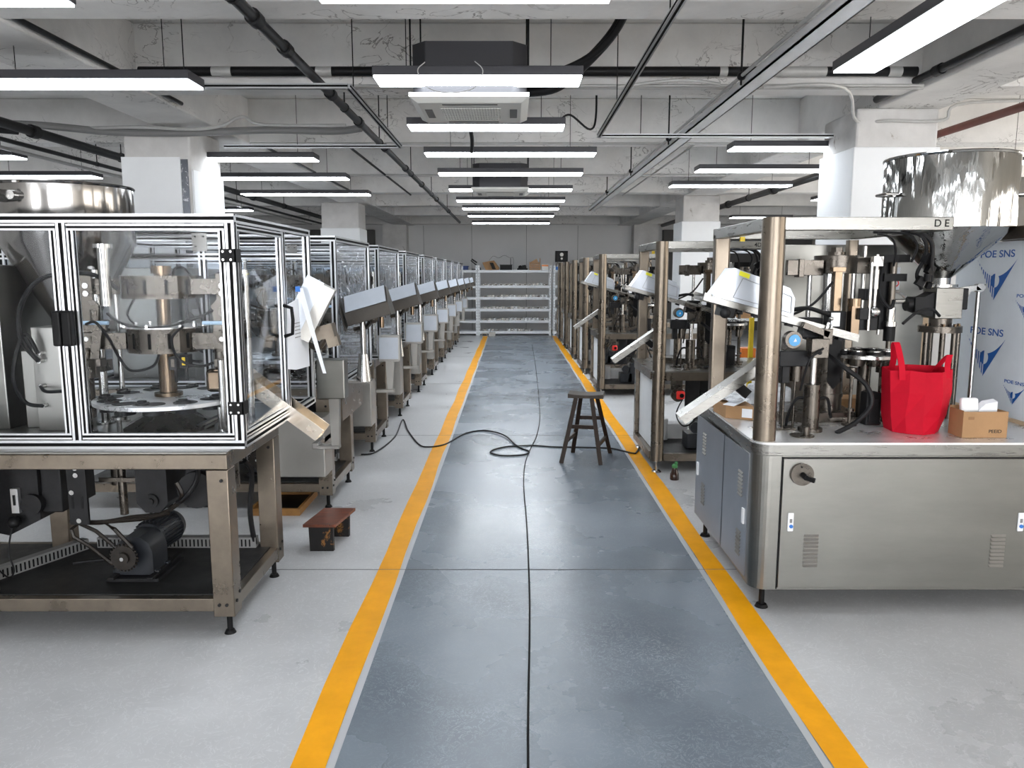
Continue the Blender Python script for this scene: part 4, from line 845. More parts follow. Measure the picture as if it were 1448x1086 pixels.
    q = MB(); q.box(1.655, 1.70, 3.985, 3.99, 1.43, 1.50); q.build('label_tag', PAPER, t)
    q = MB(); q.bar((1.60, 3.98, 1.30), (1.64, 3.98, 1.45), .012, .008); q.bar((1.615, 3.98, 1.30), (1.66, 3.98, 1.44), .006, .008); q.ball((1.655, 3.985, 1.47), .012); q.build('tray_link', BRIGHT, t)
    # filling head
    q = MB(); q.cyl((2.04, 4.15, 1.47), (2.04, 4.15, 1.80), .018, n=18); q.cyl((2.04, 4.15, 1.44), (2.04, 4.15, 1.52), .024, n=18, m=1); q.cyl((2.04, 4.15, 1.42), (2.04, 4.15, 1.445), .034, n=18, m=1); q.cyl((2.04, 4.15, 1.34), (2.04, 4.15, 1.42), .03, n=16, m=2); q.cyl((2.04, 4.15, 1.30), (2.04, 4.15, 1.34), .014, n=12)
    q.box(1.98, 2.10, 4.12, 4.18, 1.66, 1.70, m=2); q.box(1.97, 2.11, 4.12, 4.2, 1.76, 1.80, m=2); q.box(1.99, 2.03, 4.17, 4.21, 1.40, 1.78, m=2)
    q.build('filling_head', [MACH, BRIGHT, BLACK], t)
    q = MB(); q.cyl((1.935, 4.12, 1.52), (1.935, 4.12, 1.80), .011, n=12); q.cyl((1.935, 4.12, 1.62), (1.935, 4.12, 1.72), .017, n=12); q.box(1.91, 1.96, 4.1, 4.14, 1.74, 1.79); q.ball((1.93, 4.10, 1.50), .03, sc=(1, .7, 1)); q.build('injector', BRIGHT, t)
    q = MB()
    for pts, r in (([(1.85, 3.95, 1.90), (1.93, 3.97, 1.88), (1.97, 4.0, 1.82), (1.99, 4.05, 1.74)], .006), ([(1.85, 4.0, 1.91), (2.02, 4.0, 1.90), (2.09, 4.02, 1.84), (2.08, 4.05, 1.76)], .007),
                   ([(2.0, 4.02, 1.92), (2.10, 4.0, 1.89), (2.14, 4.02, 1.80), (2.12, 4.06, 1.70), (2.16, 4.08, 1.62)], .010), ([(2.06, 4.0, 1.93), (2.15, 4.0, 1.86), (2.17, 4.02, 1.74), (2.19, 4.05, 1.66)], .012),
                   ([(1.99, 4.15, 1.74), (1.96, 4.12, 1.60), (2.0, 4.08, 1.52), (2.03, 4.1, 1.56)], .009), ([(1.46, 4.1, 1.47), (1.60, 4.1, 1.54), (1.68, 4.05, 1.66)], .007), ([(1.46, 4.12, 1.50), (1.56, 4.06, 1.52), (1.68, 4.06, 1.48)], .011),
                   ([(1.68, 4.05, 1.27), (1.74, 3.96, 1.21), (1.84, 3.95, 1.13), (1.87, 3.94, 1.03), (1.79, 3.92, .94), (1.68, 3.90, .885)], .013), ([(1.56, 3.97, 1.05), (1.50, 3.99, 1.05), (1.47, 4.02, .96), (1.47, 4.05, .885)], .008), ([(1.60, 3.97, 1.05), (1.66, 3.99, 1.05), (1.69, 4.02, .97), (1.71, 4.05, .94)], .008),
                   ([(2.06, 4.05, 1.44), (2.16, 4.1, 1.50), (2.26, 4.15, 1.51), (2.36, 4.25, 1.47)], .008), ([(1.60, 3.93, 1.32), (1.52, 3.9, 1.26), (1.50, 3.95, 1.10)], .006)):
        MB().tube(pts, r).build('hose', CABLE, t)
    q = MB()
    for c, s in (((2.15, 4.03, 1.78), .035), ((2.17, 4.03, 1.72), .03), ((2.13, 4.04, 1.66), .03), ((2.18, 4.05, 1.64), .02)): q.obox(c, (s*1.3, s, s*1.6), (random.random(), random.random(), random.random()))
    q.cyl((2.155, 4.02, 1.70), (2.155, 4.02, 1.66), .018); q.build('solenoid_cluster', BLACK, t)
    q = MB(); q.box(1.42, 1.46, 4.0, 4.06, 1.13, 1.22); q.box(1.40, 1.60, 3.99, 4.05, 1.22, 1.30); q.cyl((1.50, 4.02, 1.14), (1.50, 4.02, 1.22), .03, m=1); q.build('transfer_block', [IRON, MACH], t, bevel=.003)
    q = MB(); q.cyl((1.44, 4.02, .88), (1.44, 4.02, 1.22), .008); q.cyl((1.50, 4.03, .88), (1.50, 4.03, 1.14), .007); q.box(1.40, 1.50, 3.98, 4.06, .88, .895); q.cyl((1.48, 4.15, .88), (1.48, 4.15, 1.3), .012); q.build('support_rods', MACH, t)

def top_frame(t, mark, legs):
    zt = .88 if not legs else .10
    q = MB(); q.cyl((1.258, 3.755, zt), (1.258, 3.755, 1.965), .055, n=36); 
    if legs: q.cyl((1.258, 3.755, .80), (1.258, 3.755, .885), .0575, n=36)
    q.build('round_post', FRAME, t)
    q = MB(); q.prism([(1.225, 4.68), (1.315, 4.68), (1.315, 4.75), (1.225, 4.75)], zt, 1.93); q.build('square_post', FRAME, t, bevel=.012)
    q = MB(); q.prism([(2.03, 4.69), (2.09, 4.69), (2.09, 4.75), (2.03, 4.75)], zt, 1.90); q.build('square_post', FRAME, t, bevel=.01)
    q = MB(); q.box(1.30, 2.10, 3.725, 3.785, 1.905, 1.967); b = q.build('top_beam', STEEL, t, bevel=.003)
    text(mark, 'cut_letters', (2.045, 3.7245, 1.936), (R(90), 0, 0), .048, BLACK, b)
    MB().box(1.225, 1.285, 3.80, 4.75, 1.905, 1.967).build('top_beam', STEEL, t, bevel=.003)
    MB().box(1.285, 2.10, 4.69, 4.75, 1.905, 1.967).build('top_beam', STEEL, t, bevel=.003)
    MB().box(2.04, 2.10, 3.785, 4.69, 1.905, 1.967).build('top_beam', STEEL, t, bevel=.003)
    MB().box(1.29, 1.315, 4.4, 4.42, 1.88, 1.905).build('yellow_fitting', YEL, t)
def cabinet_machine():
    t = thing('filling_machine', 'tube filling machine on a closed steel cabinet with polished hopper, nearest on the right', 'filling machine', (1.2, 3.68, 0), 'tube filling machines right of the aisle')
    def foot(r_, inset=0):
        a0, b0 = 1.2 + inset, 3.68 + inset; pts = []
        for i in range(9):
            an = math.pi + (math.pi/2)*i/8; pts.append((a0 + r_ + r_*math.cos(an), b0 + r_ + r_*math.sin(an)))
        return pts + [(3.4, b0), (3.4, 4.95), (a0 + .03, 4.95)]
    MB().prism(foot(.075, .006), .126, .815).build('cabinet_body', SHEET, t)
    MB().prism(foot(.08, -.006), .820, .872).build('table_rim', STEEL, t, bevel=.006)
    MB().prism(foot(.08, -.004), .872, .882).build('table_top', WORN, t)
    MB().prism(foot(.07, .012), .815, .820).build('shadow_gap', BLACK, t)
    for x, y in ((1.29, 3.77), (1.27, 4.85), (3.3, 3.77), (3.3, 4.85)):
        q = MB(); q.cyl((x, y, .015), (x, y, .13), .014); q.cyl((x, y, 0), (x, y, .016), .034, .026); q.build('levelling_foot', BLACK, t)
    # front door
    q = MB(); q.box(1.335, 3.36, 3.676, 3.686, .14, .802); d = q.build('cabinet_door', SHEET, t, bevel=.002)
    q = MB(); q.box(1.328, 1.334, 3.6835, 3.6865, .13, .81); q.box(1.328, 3.38, 3.6835, 3.6865, .803, .809); q.build('door_gap', BLACK, d)
    for x in (1.382, 2.522):
        q = MB(); q.box(x-.015, x+.015, 3.668, 3.677, .435, .53); l = q.build('latch', WHITEP, d, bevel=.006)
        q = MB(); q.cyl((x+.002, 3.664, .462), (x+.002, 3.668, .462), .0095, n=14); q.build('latch_button', BLUE, l); MB().box(x-.006, x+.006, 3.666, 3.668, .48, .50).build('latch_slot', GREYP, l)
    for x in (1.49, 2.42):
        for i in range(9):
            z = .418 - i*.0195; q = MB(); q.slab([(x-.038, 3.676, z), (x+.038, 3.676, z), (x+.034, 3.668, z-.010), (x-.034, 3.668, z-.010)], (0, .002, -.003)); q.build('louvre', BOXST, d)
    q = MB(); q.cyl((1.425, 3.66, .727), (1.425, 3.676, .727), .056, n=36); k = q.build('speed_dial', MACH, d, bevel=.002)
    q = MB(); q.cyl((1.425, 3.615, .722), (1.425, 3.66, .727), .013, n=14); q.bar((1.425, 3.625, .722), (1.462, 3.60, .712), .02, .02); q.cyl((1.418, 3.657, .765), (1.418, 3.66, .765), .005, n=8); q.build('dial_knob', BLACK, k)
    # aisle side panels
    for ya, yb in ((3.80, 4.24), (4.26, 4.88)):
        q = MB(); q.box(1.202, 1.208, ya, yb, .15, .80); e = q.build('side_panel', mat('blue_grey_side_steel', (.36, .38, .42), .3, .8, var=.08, scale=3) if ya < 4 else MATS['blue_grey_side_steel'], t)
        for yv, zv in (((ya+.12), .62), ((ya+.12), .30)) if ya < 4 else ((ya+.42, .66), (ya+.42, .34)):
            for i in range(7):
                z = zv + .06 - i*.02; MB().slab([(1.202, yv-.04, z), (1.202, yv+.04, z), (1.196, yv+.036, z-.010), (1.196, yv-.036, z-.010)], (.001, 0, -.004)).build('louvre', BOXST, e)
        MB().box(1.194, 1.203, yb-.07 if ya > 4 else ya+.03, yb-.04 if ya > 4 else ya+.06, .42, .50).build('latch', WHITEP, e)
    rotary_works(t); top_frame(t, 'D E', False)
    # hopper, valve and stand
    hp = hopper(t, (2.44, 4.40), 2.335, 1.945, 1.67, .335, .04, m=POLISH)
    for s in (-1, 1):
        q = MB(); q.cyl((2.44+s*.335, 4.33, 2.13), (2.44+s*.335, 4.41, 2.13), .012); q.tube([(2.44+s*.33, 4.30, 2.13), (2.44+s*.40, 4.28, 2.13), (2.44+s*.40, 4.40, 2.13), (2.44+s*.33, 4.42, 2.13)], .008, sm=False); q.build('handle', BRIGHT, hp)
    q = MB(); q.cyl((2.44, 4.40, 1.625), (2.44, 4.40, 1.64), .085, n=28); q.cyl((2.44, 4.40, 1.63), (2.44, 4.40, 1.68), .046, n=20); q.build('hopper_flange', BRIGHT, t)
    q = MB(); q.box(2.375, 2.525, 4.32, 4.47, 1.45, 1.622); q.build('valve_body', STEEL, t, bevel=.004)
    q = MB(); q.slab([(2.375, 4.34, 1.60), (2.32, 4.34, 1.57), (2.27, 4.34, 1.57), (2.27, 4.34, 1.49), (2.32, 4.34, 1.47), (2.375, 4.34, 1.46)], (0, .1, 0)); q.cyl((2.24, 4.39, 1.53), (2.28, 4.39, 1.53), .04, n=18); q.box(2.525, 2.56, 4.33, 4.45, 1.50, 1.62); q.build('valve_clamp', IRON, t, bevel=.006)
    q = MB(); q.cyl((2.06, 4.37, 1.545), (2.25, 4.39, 1.545), .015, n=14); q.cyl((2.07, 4.37, 1.50), (2.07, 4.37, 1.74), .015, n=14); q.cyl((2.07, 4.37, 1.62), (2.07, 4.37, 1.64), .03); q.cyl((2.07, 4.34, 1.36), (2.07, 4.34, 1.60), .009)
    q.tube([(2.07, 4.3, 1.58), (2.13, 4.28, 1.60), (2.19, 4.3, 1.57)], .008); q.build('product_pipe', BRIGHT, t)
    q = MB(); q.cyl((2.45, 4.40, 1.405), (2.45, 4.40, 1.45), .06, n=20); q.cyl((2.45, 4.40, 1.37), (2.45, 4.40, 1.405), .115, n=28)
    for dx, dy in ((-.09, -.03), (-.03, -.09), (.04, -.08), (.09, -.03), (0, .09)): q.cyl((2.45+dx, 4.40+dy, .88), (2.45+dx, 4.40+dy, 1.38), .015, n=14); q.cyl((2.45+dx, 4.40+dy, 1.405), (2.45+dx, 4.40+dy, 1.42), .010, n=6, m=1)
    q.build('valve_stand', [MACH, BRONZE], t)
    q = MB(); q.slab([(2.53, 4.38, 1.62), (2.63, 4.38, 1.635), (2.66, 4.38, 1.61), (2.60, 4.38, 1.60), (2.55, 4.38, 1.48), (2.53, 4.38, 1.48)], (0, .05, 0)); q.cyl((2.655, 4.40, .882), (2.655, 4.40, 1.61), .012, n=12); q.cyl((2.655, 4.38, 1.62), (2.655, 4.42, 1.62), .025); q.cyl((2.60, 4.40, 1.62), (2.69, 4.40, 1.63), .012); q.build('lever', BRIGHT, t)
    # rear plate and film-wrapped control cabinet
    q = MB(); q.box(1.72, 2.62, 4.90, 4.93, .882, 1.88); q.build('rear_plate', SHEET, t, bevel=.003)
    q = MB(); q.box(2.36, 2.45, 4.895, 4.899, 1.60, 1.74); s = q.build('notice_sticker', PAPER, t)
    q = MB(); q.cyl((2.425, 4.8945, 1.64), (2.425, 4.893, 1.64), .022, n=20); q.cyl((2.425, 4.893, 1.64), (2.425, 4.892, 1.64), .014, n=20, m=1); q.build('red_ring', [RED, PAPER], s)
    q = MB(); q.prism([(2.80, 3.98), (3.36, 3.98), (3.36, 4.93), (2.85, 4.93), (2.815, 4.915), (2.80, 4.88)], .882, 1.88); cab = q.build('control_cabinet', WRAP, t)
    MB().box(2.78, 3.38, 3.96, 4.95, .8825, .90).build('cabinet_plinth', PLY, t)
    MB().box(2.72, 3.37, 4.05, 4.55, 1.885, 1.955).build('cabinet_cap', FRAME, t, bevel=.004)
    def logo(y, z, w_, h_, words=True, part=1.0):
        X = 2.7985; N = 16; T = z + h_/2; Bz = z - h_/2
        def top(u): return T - h_*.42*(1 - (2*u-1)**2)          # concave upper edge
        def bot(u): return T - (T-Bz)*(1 - abs(2*u-1))
        q = MB()
        us = [0.5 + 0.5*i/N for i in range(N+1)]
        for a1, b1 in zip(us, us[1:]):
            f = lambda u: y + w_/2 - u*w_
            q.add([(X, f(a1), bot(a1)), (X, f(b1), bot(b1)), (X, f(b1), top(b1)), (X, f(a1), top(a1))], [(0,1,2,3)])
        for i in range(9):                                       # hatched half
            a1 = i/18 + .004; b1 = a1 + .026; f = lambda u: y + w_/2 - u*w_
            q.add([(X, f(a1), bot(a1)), (X, f(b1), bot(b1)), (X, f(b1), top(b1)), (X, f(a1), top(a1))], [(0,1,2,3)])
        rr = w_*.11; rz = h_*.17; cz = z - h_*.02
        for sgn, mm, xx in ((1, 0, X-.0008), (-1, 1, X-.0008)):
            pts = [(xx, y, cz)] + [(xx, y + sgn*rr*math.sin(math.pi*k/14), cz + rz*math.cos(math.pi*k/14)) for k in range(15)]
            q.add(pts, [tuple(range(16))], mm)
        q.build('printed_mark', [LOGO, WRAP], cab)
        if words: text('POE SNS', 'printed_words', (X, y, T + h_*.12), (R(90), 0, R(-90)), h_*.24, LOGO, cab, extrude=.0003, sx=w_/(h_*.24*4.4))
    logo(4.49, 1.665, .37, .235); logo(4.53, 1.215, .37, .235)
    logo(4.20, 1.51, .20, .11); logo(4.24, 1.03, .20, .11); logo(4.86, 1.50, .12, .14); logo(4.85, 1.05, .12, .11); logo(4.07, 1.72, .16, .10)
    return t
R1 = cabinet_machine()
def open_machine(y):
    global ORIGIN
    t = thing('filling_machine', 'open-frame tube filling machine with red emergency knob, right behind the nearest right one', 'filling machine', (1.2, 3.68, 0), 'tube filling machines right of the aisle')
    rotary_works(t); top_frame(t, '4D', True)
    MB().box(1.19, 2.9, 3.72, 4.78, .872, .882).build('table_top', STEEL, t)
    q = MB(); q.box(1.31, 2.9, 3.72, 3.76, .80, .871); q.box(1.195, 1.235, 3.81, 4.68, .80, .871); q.box(1.31, 2.9, 4.74, 4.78, .80, .871); q.build('table_frame', FRAME, t)
    q = MB(); q.box(1.31, 2.9, 3.72, 3.76, .10, .165); q.box(1.20, 1.24, 3.82, 4.68, .10, .165); q.box(1.31, 2.9, 4.74, 4.78, .10, .165); q.build('lower_rail', FRAME, t)
    MB().box(1.245, 2.88, 3.765, 4.735, .13, .16).build('shelf_mat', RUBBER, t)
    MB().box(1.20, 1.23, 4.60, 4.665, .17, .80).build('side_stay', FRAME, t)
    MB().box(1.24, 1.26, 3.95, 4.6, .17, .78).build('white_side_panel', WHITEP, t)
    MB().box(2.84, 2.9, 3.765, 3.84, .166, .80).build('leg', FRAME, t)
    for x, yy in ((1.258, 3.755), (1.27, 4.71), (2.87, 3.80)):
        q = MB(); q.cyl((x, yy, .012), (x, yy, .10), .010); q.cyl((x, yy, 0), (x, yy, .014), .045, .03); q.build('levelling_foot', BRIGHT, t)
    q = MB(); q.cyl((1.42, 3.715, .68), (1.42, 3.75, .68), .060, n=28); q.box(1.36, 1.46, 3.74, 3.75, .72, .80); k = q.build('speed_dial', MACH, t)
    q = MB(); q.obox((1.435, 3.695, .68), (.07, .04, .07), (0, 0, 0)); q.cyl((1.44, 3.66, .68), (1.44, 3.68, .68), .018, m=1); q.build('emergency_knob', [RED, BLACK], k, bevel=.012)
    q = MB(); q.cyl((1.78, 3.95, .32), (1.78, 4.25, .32), .11, n=24); q.slab([(1.66, 3.9, .17), (1.90, 3.9, .17), (1.88, 3.9, .40), (1.80, 3.9, .46), (1.70, 3.9, .44)], (0, .14, 0)); q.cyl((1.62, 3.88, .36), (1.62, 3.95, .36), .05); q.box(1.55, 1.72, 3.9, 4.1, .17, .30)
    q.build('gear_motor', MOTOR, t, bevel=.005)
    q = MB(); q.box(1.50, 1.62, 3.80, 3.83, .45, .80); q.box(1.62, 1.9, 3.9, 4.2, .62, .80); q.cyl((1.7, 4.0, .46), (1.78, 4.0, .66), .016); q.cyl((1.66, 3.85, .60), (1.66, 3.9, .60), .07, n=20); q.build('drive_housing', IRON, t, bevel=.004)
    q = MB(); q.tube([(1.46, 3.69, .66), (1.40, 3.68, .52), (1.46, 3.66, .42), (1.56, 3.68, .47), (1.62, 3.75, .58), (1.70, 3.8, .64)], .006); q.tube([(1.9, 3.9, .7), (1.98, 3.85, .5), (1.95, 3.9, .3), (1.85, 4.0, .3)], .01); q.build('wires', CABLE, t)
    q = MB(); q.cyl((1.40, 4.3, .17), (1.40, 4.3, .36), .06); q.box(1.46, 1.66, 4.35, 4.5, .162, .30); q.build('stored_parts', WHITEP, t)
    t.location.y = y; return t
RM = open_machine(6.43)
right_y = (10.62, 13.0, 15.3, 17.5, 19.4)
RMS = [RM]
for i, y in enumerate(right_y):
    RMS.append(dup(RM, (1.2, y, 0), 'tube filling machine on open frame, %s from the camera in the row right of aisle' % ordn[i+2]))
for q_ in RMS[1:]:        # the machines further back carry a plain dial and mark
    for c in list(q_.children):
        for g in list(c.children):
            if g.name.startswith('cut_letters'): bpy.data.objects.remove(g)
for q_ in RMS[2:]:
    for c in list(q_.children):
        if c.name.split('.')[0] in ('tube_tray', 'discharge_chute', 'chute_bracket', 'label_tag', 'tray_link'):
            for g in list(c.children):
                for h_ in list(g.children): bpy.data.objects.remove(h_)
                bpy.data.objects.remove(g)
            bpy.data.objects.remove(c)

# ------------------------------------------------------------------ loose things on the nearest right machine
t = thing('tote_bag', 'bright red non-woven tote bag standing on the steel worktop', 'bag', (2.12, 3.96, .882))
def ring_at(z, pts): return [(x, y, z) for x, y in pts]
L0 = ring_at(.883, [(1.99, 3.94), (2.035, 3.885), (2.10, 3.85), (2.18, 3.885), (2.235, 3.95), (2.21, 4.06), (2.11, 4.075), (2.0, 4.06)])
L1 = ring_at(.97, [(1.975, 3.94), (2.03, 3.90), (2.105, 3.865), (2.20, 3.885), (2.27, 3.95), (2.25, 4.07), (2.12, 4.09), (1.985, 4.07)])
L2 = ring_at(1.09, [(1.965, 3.94), (2.035, 3.885), (2.115, 3.885), (2.20, 3.87), (2.29, 3.95), (2.265, 4.06), (2.12, 4.10), (1.975, 4.06)])
L3 = ring_at(1.205, [(1.955, 3.94), (2.04, 3.90), (2.12, 3.90), (2.20, 3.89), (2.285, 3.95), (2.27, 4.05), (2.12, 4.09), (1.965, 4.05)])
L3 = [(x, y, z + dz) for (x, y, z), dz in zip(L3, (0, .005, -.006, -.004, .006, .012, .015, .008))]
q = MB(); vs = L0 + L1 + L2 + L3; n = 8
fs = [(k*n+i, k*n+(i+1) % n, (k+1)*n+(i+1) % n, (k+1)*n+i) for k in range(3) for i in range(n)]
q.add(vs, fs, 0, False); q.add(L0, [tuple(range(8))[::-1]])
b = q.build('bag_body', REDBAG, t)
so = b.modifiers.new('t', 'SOLIDIFY'); so.thickness = .003
def strap_band(pts, w_, name):
    q = MB(); P = smooth_path(pts, 6); vs = []
    for p in P: vs += [p + Vector((-w_/2, 0, 0)), p + Vector((w_/2, 0, 0)), p + Vector((w_/2, .004, 0)), p + Vector((-w_/2, .004, 0))]
    fs = []
    for i in range(len(P)-1):
        for j in range(4): fs.append((i*4+j, i*4+(j+1) % 4, i*4+4+(j+1) % 4, i*4+4+j))
    q.add(vs, fs, 0, True); return q.build(name, REDBAG, t)
strap_band([(2.005, 3.905, 1.16), (2.0, 3.915, 1.24), (1.982, 3.93, 1.33), (1.978, 3.945, 1.352), (1.98, 3.965, 1.33), (2.0, 4.0, 1.26), (2.01, 4.04, 1.19)], .032, 'handle')
strap_band([(2.235, 3.905, 1.17), (2.24, 3.92, 1.23), (2.262, 3.95, 1.275), (2.275, 3.965, 1.284), (2.268, 3.985, 1.27), (2.25, 4.01, 1.23), (2.24, 4.04, 1.19)], .03, 'handle')
t = thing('cardboard_box', 'small brown cardboard box holding white foam pieces beside the red bag', 'box', (2.36, 3.96, .882))
q = MB(); x0, x1, y0, y1 = 2.265, 2.49, 3.79, 3.915
for a in ((x0, x1, y0, y0+.004, .883, 1.015), (x0, x1, y1-.004, y1, .883, 1.03), (x0, x0+.004, y0+.004, y1-.004, .883, 1.02), (x1-.004, x1, y0+.004, y1-.004, .883, 1.015), (x0+.004, x1-.004, y0+.004, y1-.004, .883, .888)): q.box(*a)
b = q.build('carton', CARD, t); text('PEEID', 'printed_words', (2.43, 3.7895, .915), (R(90), 0, 0), .024, IRON, t, extrude=.0002, sx=1.1)
q = MB(); q.box(2.29, 2.32, 3.7885, 3.7895, .975, .99); q.build('tape_scrap', mat('darker_card', (.25, .13, .055), .7), t)
o = MB(); o.obox((2.33, 3.86, 1.02), (.09, .03, .11), (R(-8), 0, 0)); solo(o, 'foam_block', WHITEP, 'white rounded foam block standing in the small cardboard box', 'foam', bevel=.012)
o = MB(); o.slab([(2.375, 3.84, .98), (2.47, 3.85, 1.0), (2.475, 3.86, 1.055), (2.41, 3.85, 1.045), (2.37, 3.84, 1.015)], (0, .04, .01)); solo(o, 'foam_sheet', PAPER, 'folded white sheet lying beside the foam block in the box', 'sheet')
t = thing('cardboard_tray', 'low brown carton with white label left of the round post on worktop', 'box', (1.30, 4.43, .882))
q = MB(); q.slab([(1.215, 4.56, .883), (1.225, 4.33, .883), (1.37, 4.25, .883), (1.38, 4.54, .883)], (0, 0, .075)); q.build('carton', CARD, t)
q = MB(); q.slab([(1.305, 4.286, .895), (1.355, 4.258, .895), (1.355, 4.258, .945), (1.305, 4.286, .945)], (-.001, -.002, 0)); q.build('label', PAPER, t)
t = thing('plastic_bag', 'crumpled grey-white plastic bag on the low carton', 'bag', (1.33, 4.45, .96))
q = MB(); random.seed(3)
for i in range(9):
    c = (1.24 + random.random()*.10, 4.32 + random.random()*.22,   .982 + random.random()*.01); q.ball(c, .045, n=9, sc=(1.1, 1.0, .42))
b = q.build('crumpled_film', mat('crumpled_plastic', (.60, .62, .65), .25, var=.3, scale=22, bump=.6, bscale=20), t)
q = MB(); q.slab([(1.20, 4.30, .965), (1.25, 4.26, .962), (1.36, 4.34, .99), (1.33, 4.40, .99)], (0, 0, .003)); q.build('loose_flap', PAPER, t)
o = MB(); o.box(1.95, 2.15, 4.50, 4.66, .883, .96); o.box(1.945, 2.155, 4.495, 4.665, .945, .965); solo(o, 'carton', CARD, 'closed brown carton at the back of the worktop behind the turntable', 'box')
o = MB(); o.box(1.48, 1.70, 4.60, 4.80, .883, 1.02); solo(o, 'wrapped_bundle', [MATS['crumpled_plastic']], 'grey plastic bundle on the worktop behind the lift cylinder', 'bundle', bevel=.02)

# ------------------------------------------------------------------ floor things
t = thing('tall_stool', 'tall dark wooden stool with splayed legs standing in the grey lane', 'stool', (0.70, 6.98, 0))
feet = [(.452, 6.80), (.800, 6.73), (.945, 7.20), (.590, 7.22)]; tops = [(.585, 6.88), (.725, 6.85), (.79, 7.05), (.65, 7.08)]
lp = []
for (fx, fy), (tx, ty) in zip(feet, tops):
    q = MB(); q.bar((fx, fy, .001), (tx, ty, .585), .036, .040, up=(0, 1, 0)); q.build('leg', WOODD, t, bevel=.003)
    lp.append((Vector((fx, fy, 0)), Vector((tx, ty, .585))))
at_ = lambda k, z: lp[k][0].lerp(lp[k][1], z/.585)
for a, b, z, zz in ((0, 1, .33, .33), (3, 2, .36, .36), (1, 2, .17, .17), (0, 3, .20, .20), (1, 2, .40, .40)):
    if (a, b, z) == (1, 2, .40): continue
    q = MB(); q.bar(at_(a, z), at_(b, zz), .020, .034); q.build('stretcher', WOODD, t, bevel=.002)
q = MB(); ang = R(-10)
M = Matrix.Translation((.688, 6.965, .60)) @ Euler((0, 0, ang)).to_matrix().to_4x4()
pts = [(-.155, -.115, 0), (.155, -.115, 0), (.155, .115, 0), (-.155, .115, 0)]
sec = []
N = 8
for i in range(N+1):
    x = -.16 + .32*i/N; sag = .012*((2*i/N-1)**2)
    sec.append((x, sag))
for (xa, sa), (xb, sb) in zip(sec, sec[1:]):
    q.add([M @ Vector(p) for p in ((xa, -.115, -.015), (xb, -.115, -.015), (xb, .115, -.015), (xa, .115, -.015), (xa, -.115, .012+sa), (xb, -.115, .012+sb), (xb, .115, .012+sb), (xa, .115, .012+sa))], [(3,2,1,0), (4,5,6,7), (0,1,5,4), (2,3,7,6)] + ([(3,0,4,7)] if xa < -.159 else []) + ([(1,2,6,5)] if xb > .159 else []))
q.build('seat', WOODS, t)
t = thing('low_stool', 'tiny wooden step stool with red-brown top and chipped black legs', 'stool', (-1.17, 4.72, 0))
MB().slab([(-1.275, 4.53, .165), (-1.075, 4.53, .165), (-1.02, 4.87, .165), (-1.225, 4.87, .165)], (0, 0, .018)).build('top', WOODR, t, bevel=.003)
MB().slab([(-1.245, 4.565, .001), (-1.10, 4.565, .001), (-1.10, 4.565, .164), (-1.25, 4.565, .164)], (.003, .022, 0)).build('leg_board', WOODB, t, bevel=.002)
MB().slab([(-1.20, 4.83, .001), (-1.06, 4.83, .001), (-1.055, 4.83, .164), (-1.205, 4.83, .164)], (.003, .022, 0)).build('leg_board', WOODB, t, bevel=.002)
MB().box(-1.19, -1.17, 4.585, 4.83, .13, .164).build('brace', WOODB, t)
t = thing('wooden_tray', 'shallow amber wooden tray with dark inside under the second left machine', 'tray', (-1.66, 5.5, 0))
q = MB(); x0, x1, y0, y1 = -1.86, -1.50, 5.27, 5.78
for a in ((x0, x1, y0, y0+.02, 0, .05), (x0, x1, y1-.02, y1, 0, .05), (x0, x0+.02, y0+.02, y1-.02, 0, .05), (x1-.02, x1, y0+.02, y1-.02, 0, .05)): q.box(*a)
q.build('rim', WOODT, t); MB().box(x0+.02, x1-.02, y0+.02, y1-.02, .001, .012).build('tray_bottom', BLACK, t)
t = thing('bottle', 'small dark glass bottle with green cap on the floor by the round post', 'bottle', (1.36, 6.24, 0))
MB().lathe((1.36, 6.24), [(.001, 0), (.036, 0), (.038, .01), (.036, .05), (.024, .075), (.018, .10), (.018, .115), (.001, .115)], 24).build('glass', BROWNG, t)
q = MB(); q.lathe((1.36, 6.24), [(.019, .10), (.024, .105), (.024, .125), (.015, .135), (.001, .135)], 20); q.ball((1.372, 6.24, .14), .014); q.build('cap', GREEN, t)
pts = [(-1.42, 7.1), (-1.30, 7.2), (-1.22, 7.9), (-1.27, 8.85), (-1.12, 8.2), (-.93, 7.55), (-.82, 7.42), (-.66, 7.55), (-.50, 8.05), (-.30, 8.22), (-.08, 7.95), (.06, 7.45), (.17, 7.22), (.10, 7.08), (-.10, 7.06), (-.20, 7.22), (-.06, 7.42), (.22, 7.48), (.42, 7.42), (.70, 7.40), (.98, 7.35), (1.15, 7.15), (1.20, 7.2), (1.28, 7.5), (1.36, 7.95)]
o = MB().tube([(x, y, .010 + (.008 if i in (10,) else 0)) for i, (x, y) in enumerate(pts)], .0075, n=8, k=8).build('floor_cable', CABLE); tag(recenter(o), 'black power cable looping across the floor from left machines to right ones', 'cable')
pts = [(.055, 1.2), (.058, 2.45), (.085, 3.4), (.098, 4.0), (.105, 5.0), (.10, 6.0), (.12, 6.7), (.18, 7.3), (.27, 8.0), (.34, 9.0), (.38, 10.5), (.42, 12.5), (.46, 15.0), (.5, 18.5)]
o = MB().tube([(x, y, .0050) for x, y in pts], .0046, n=6).build('floor_wire', SLOT); tag(recenter(o), 'thin black wire lying lengthwise along the middle of the grey lane', 'wire')

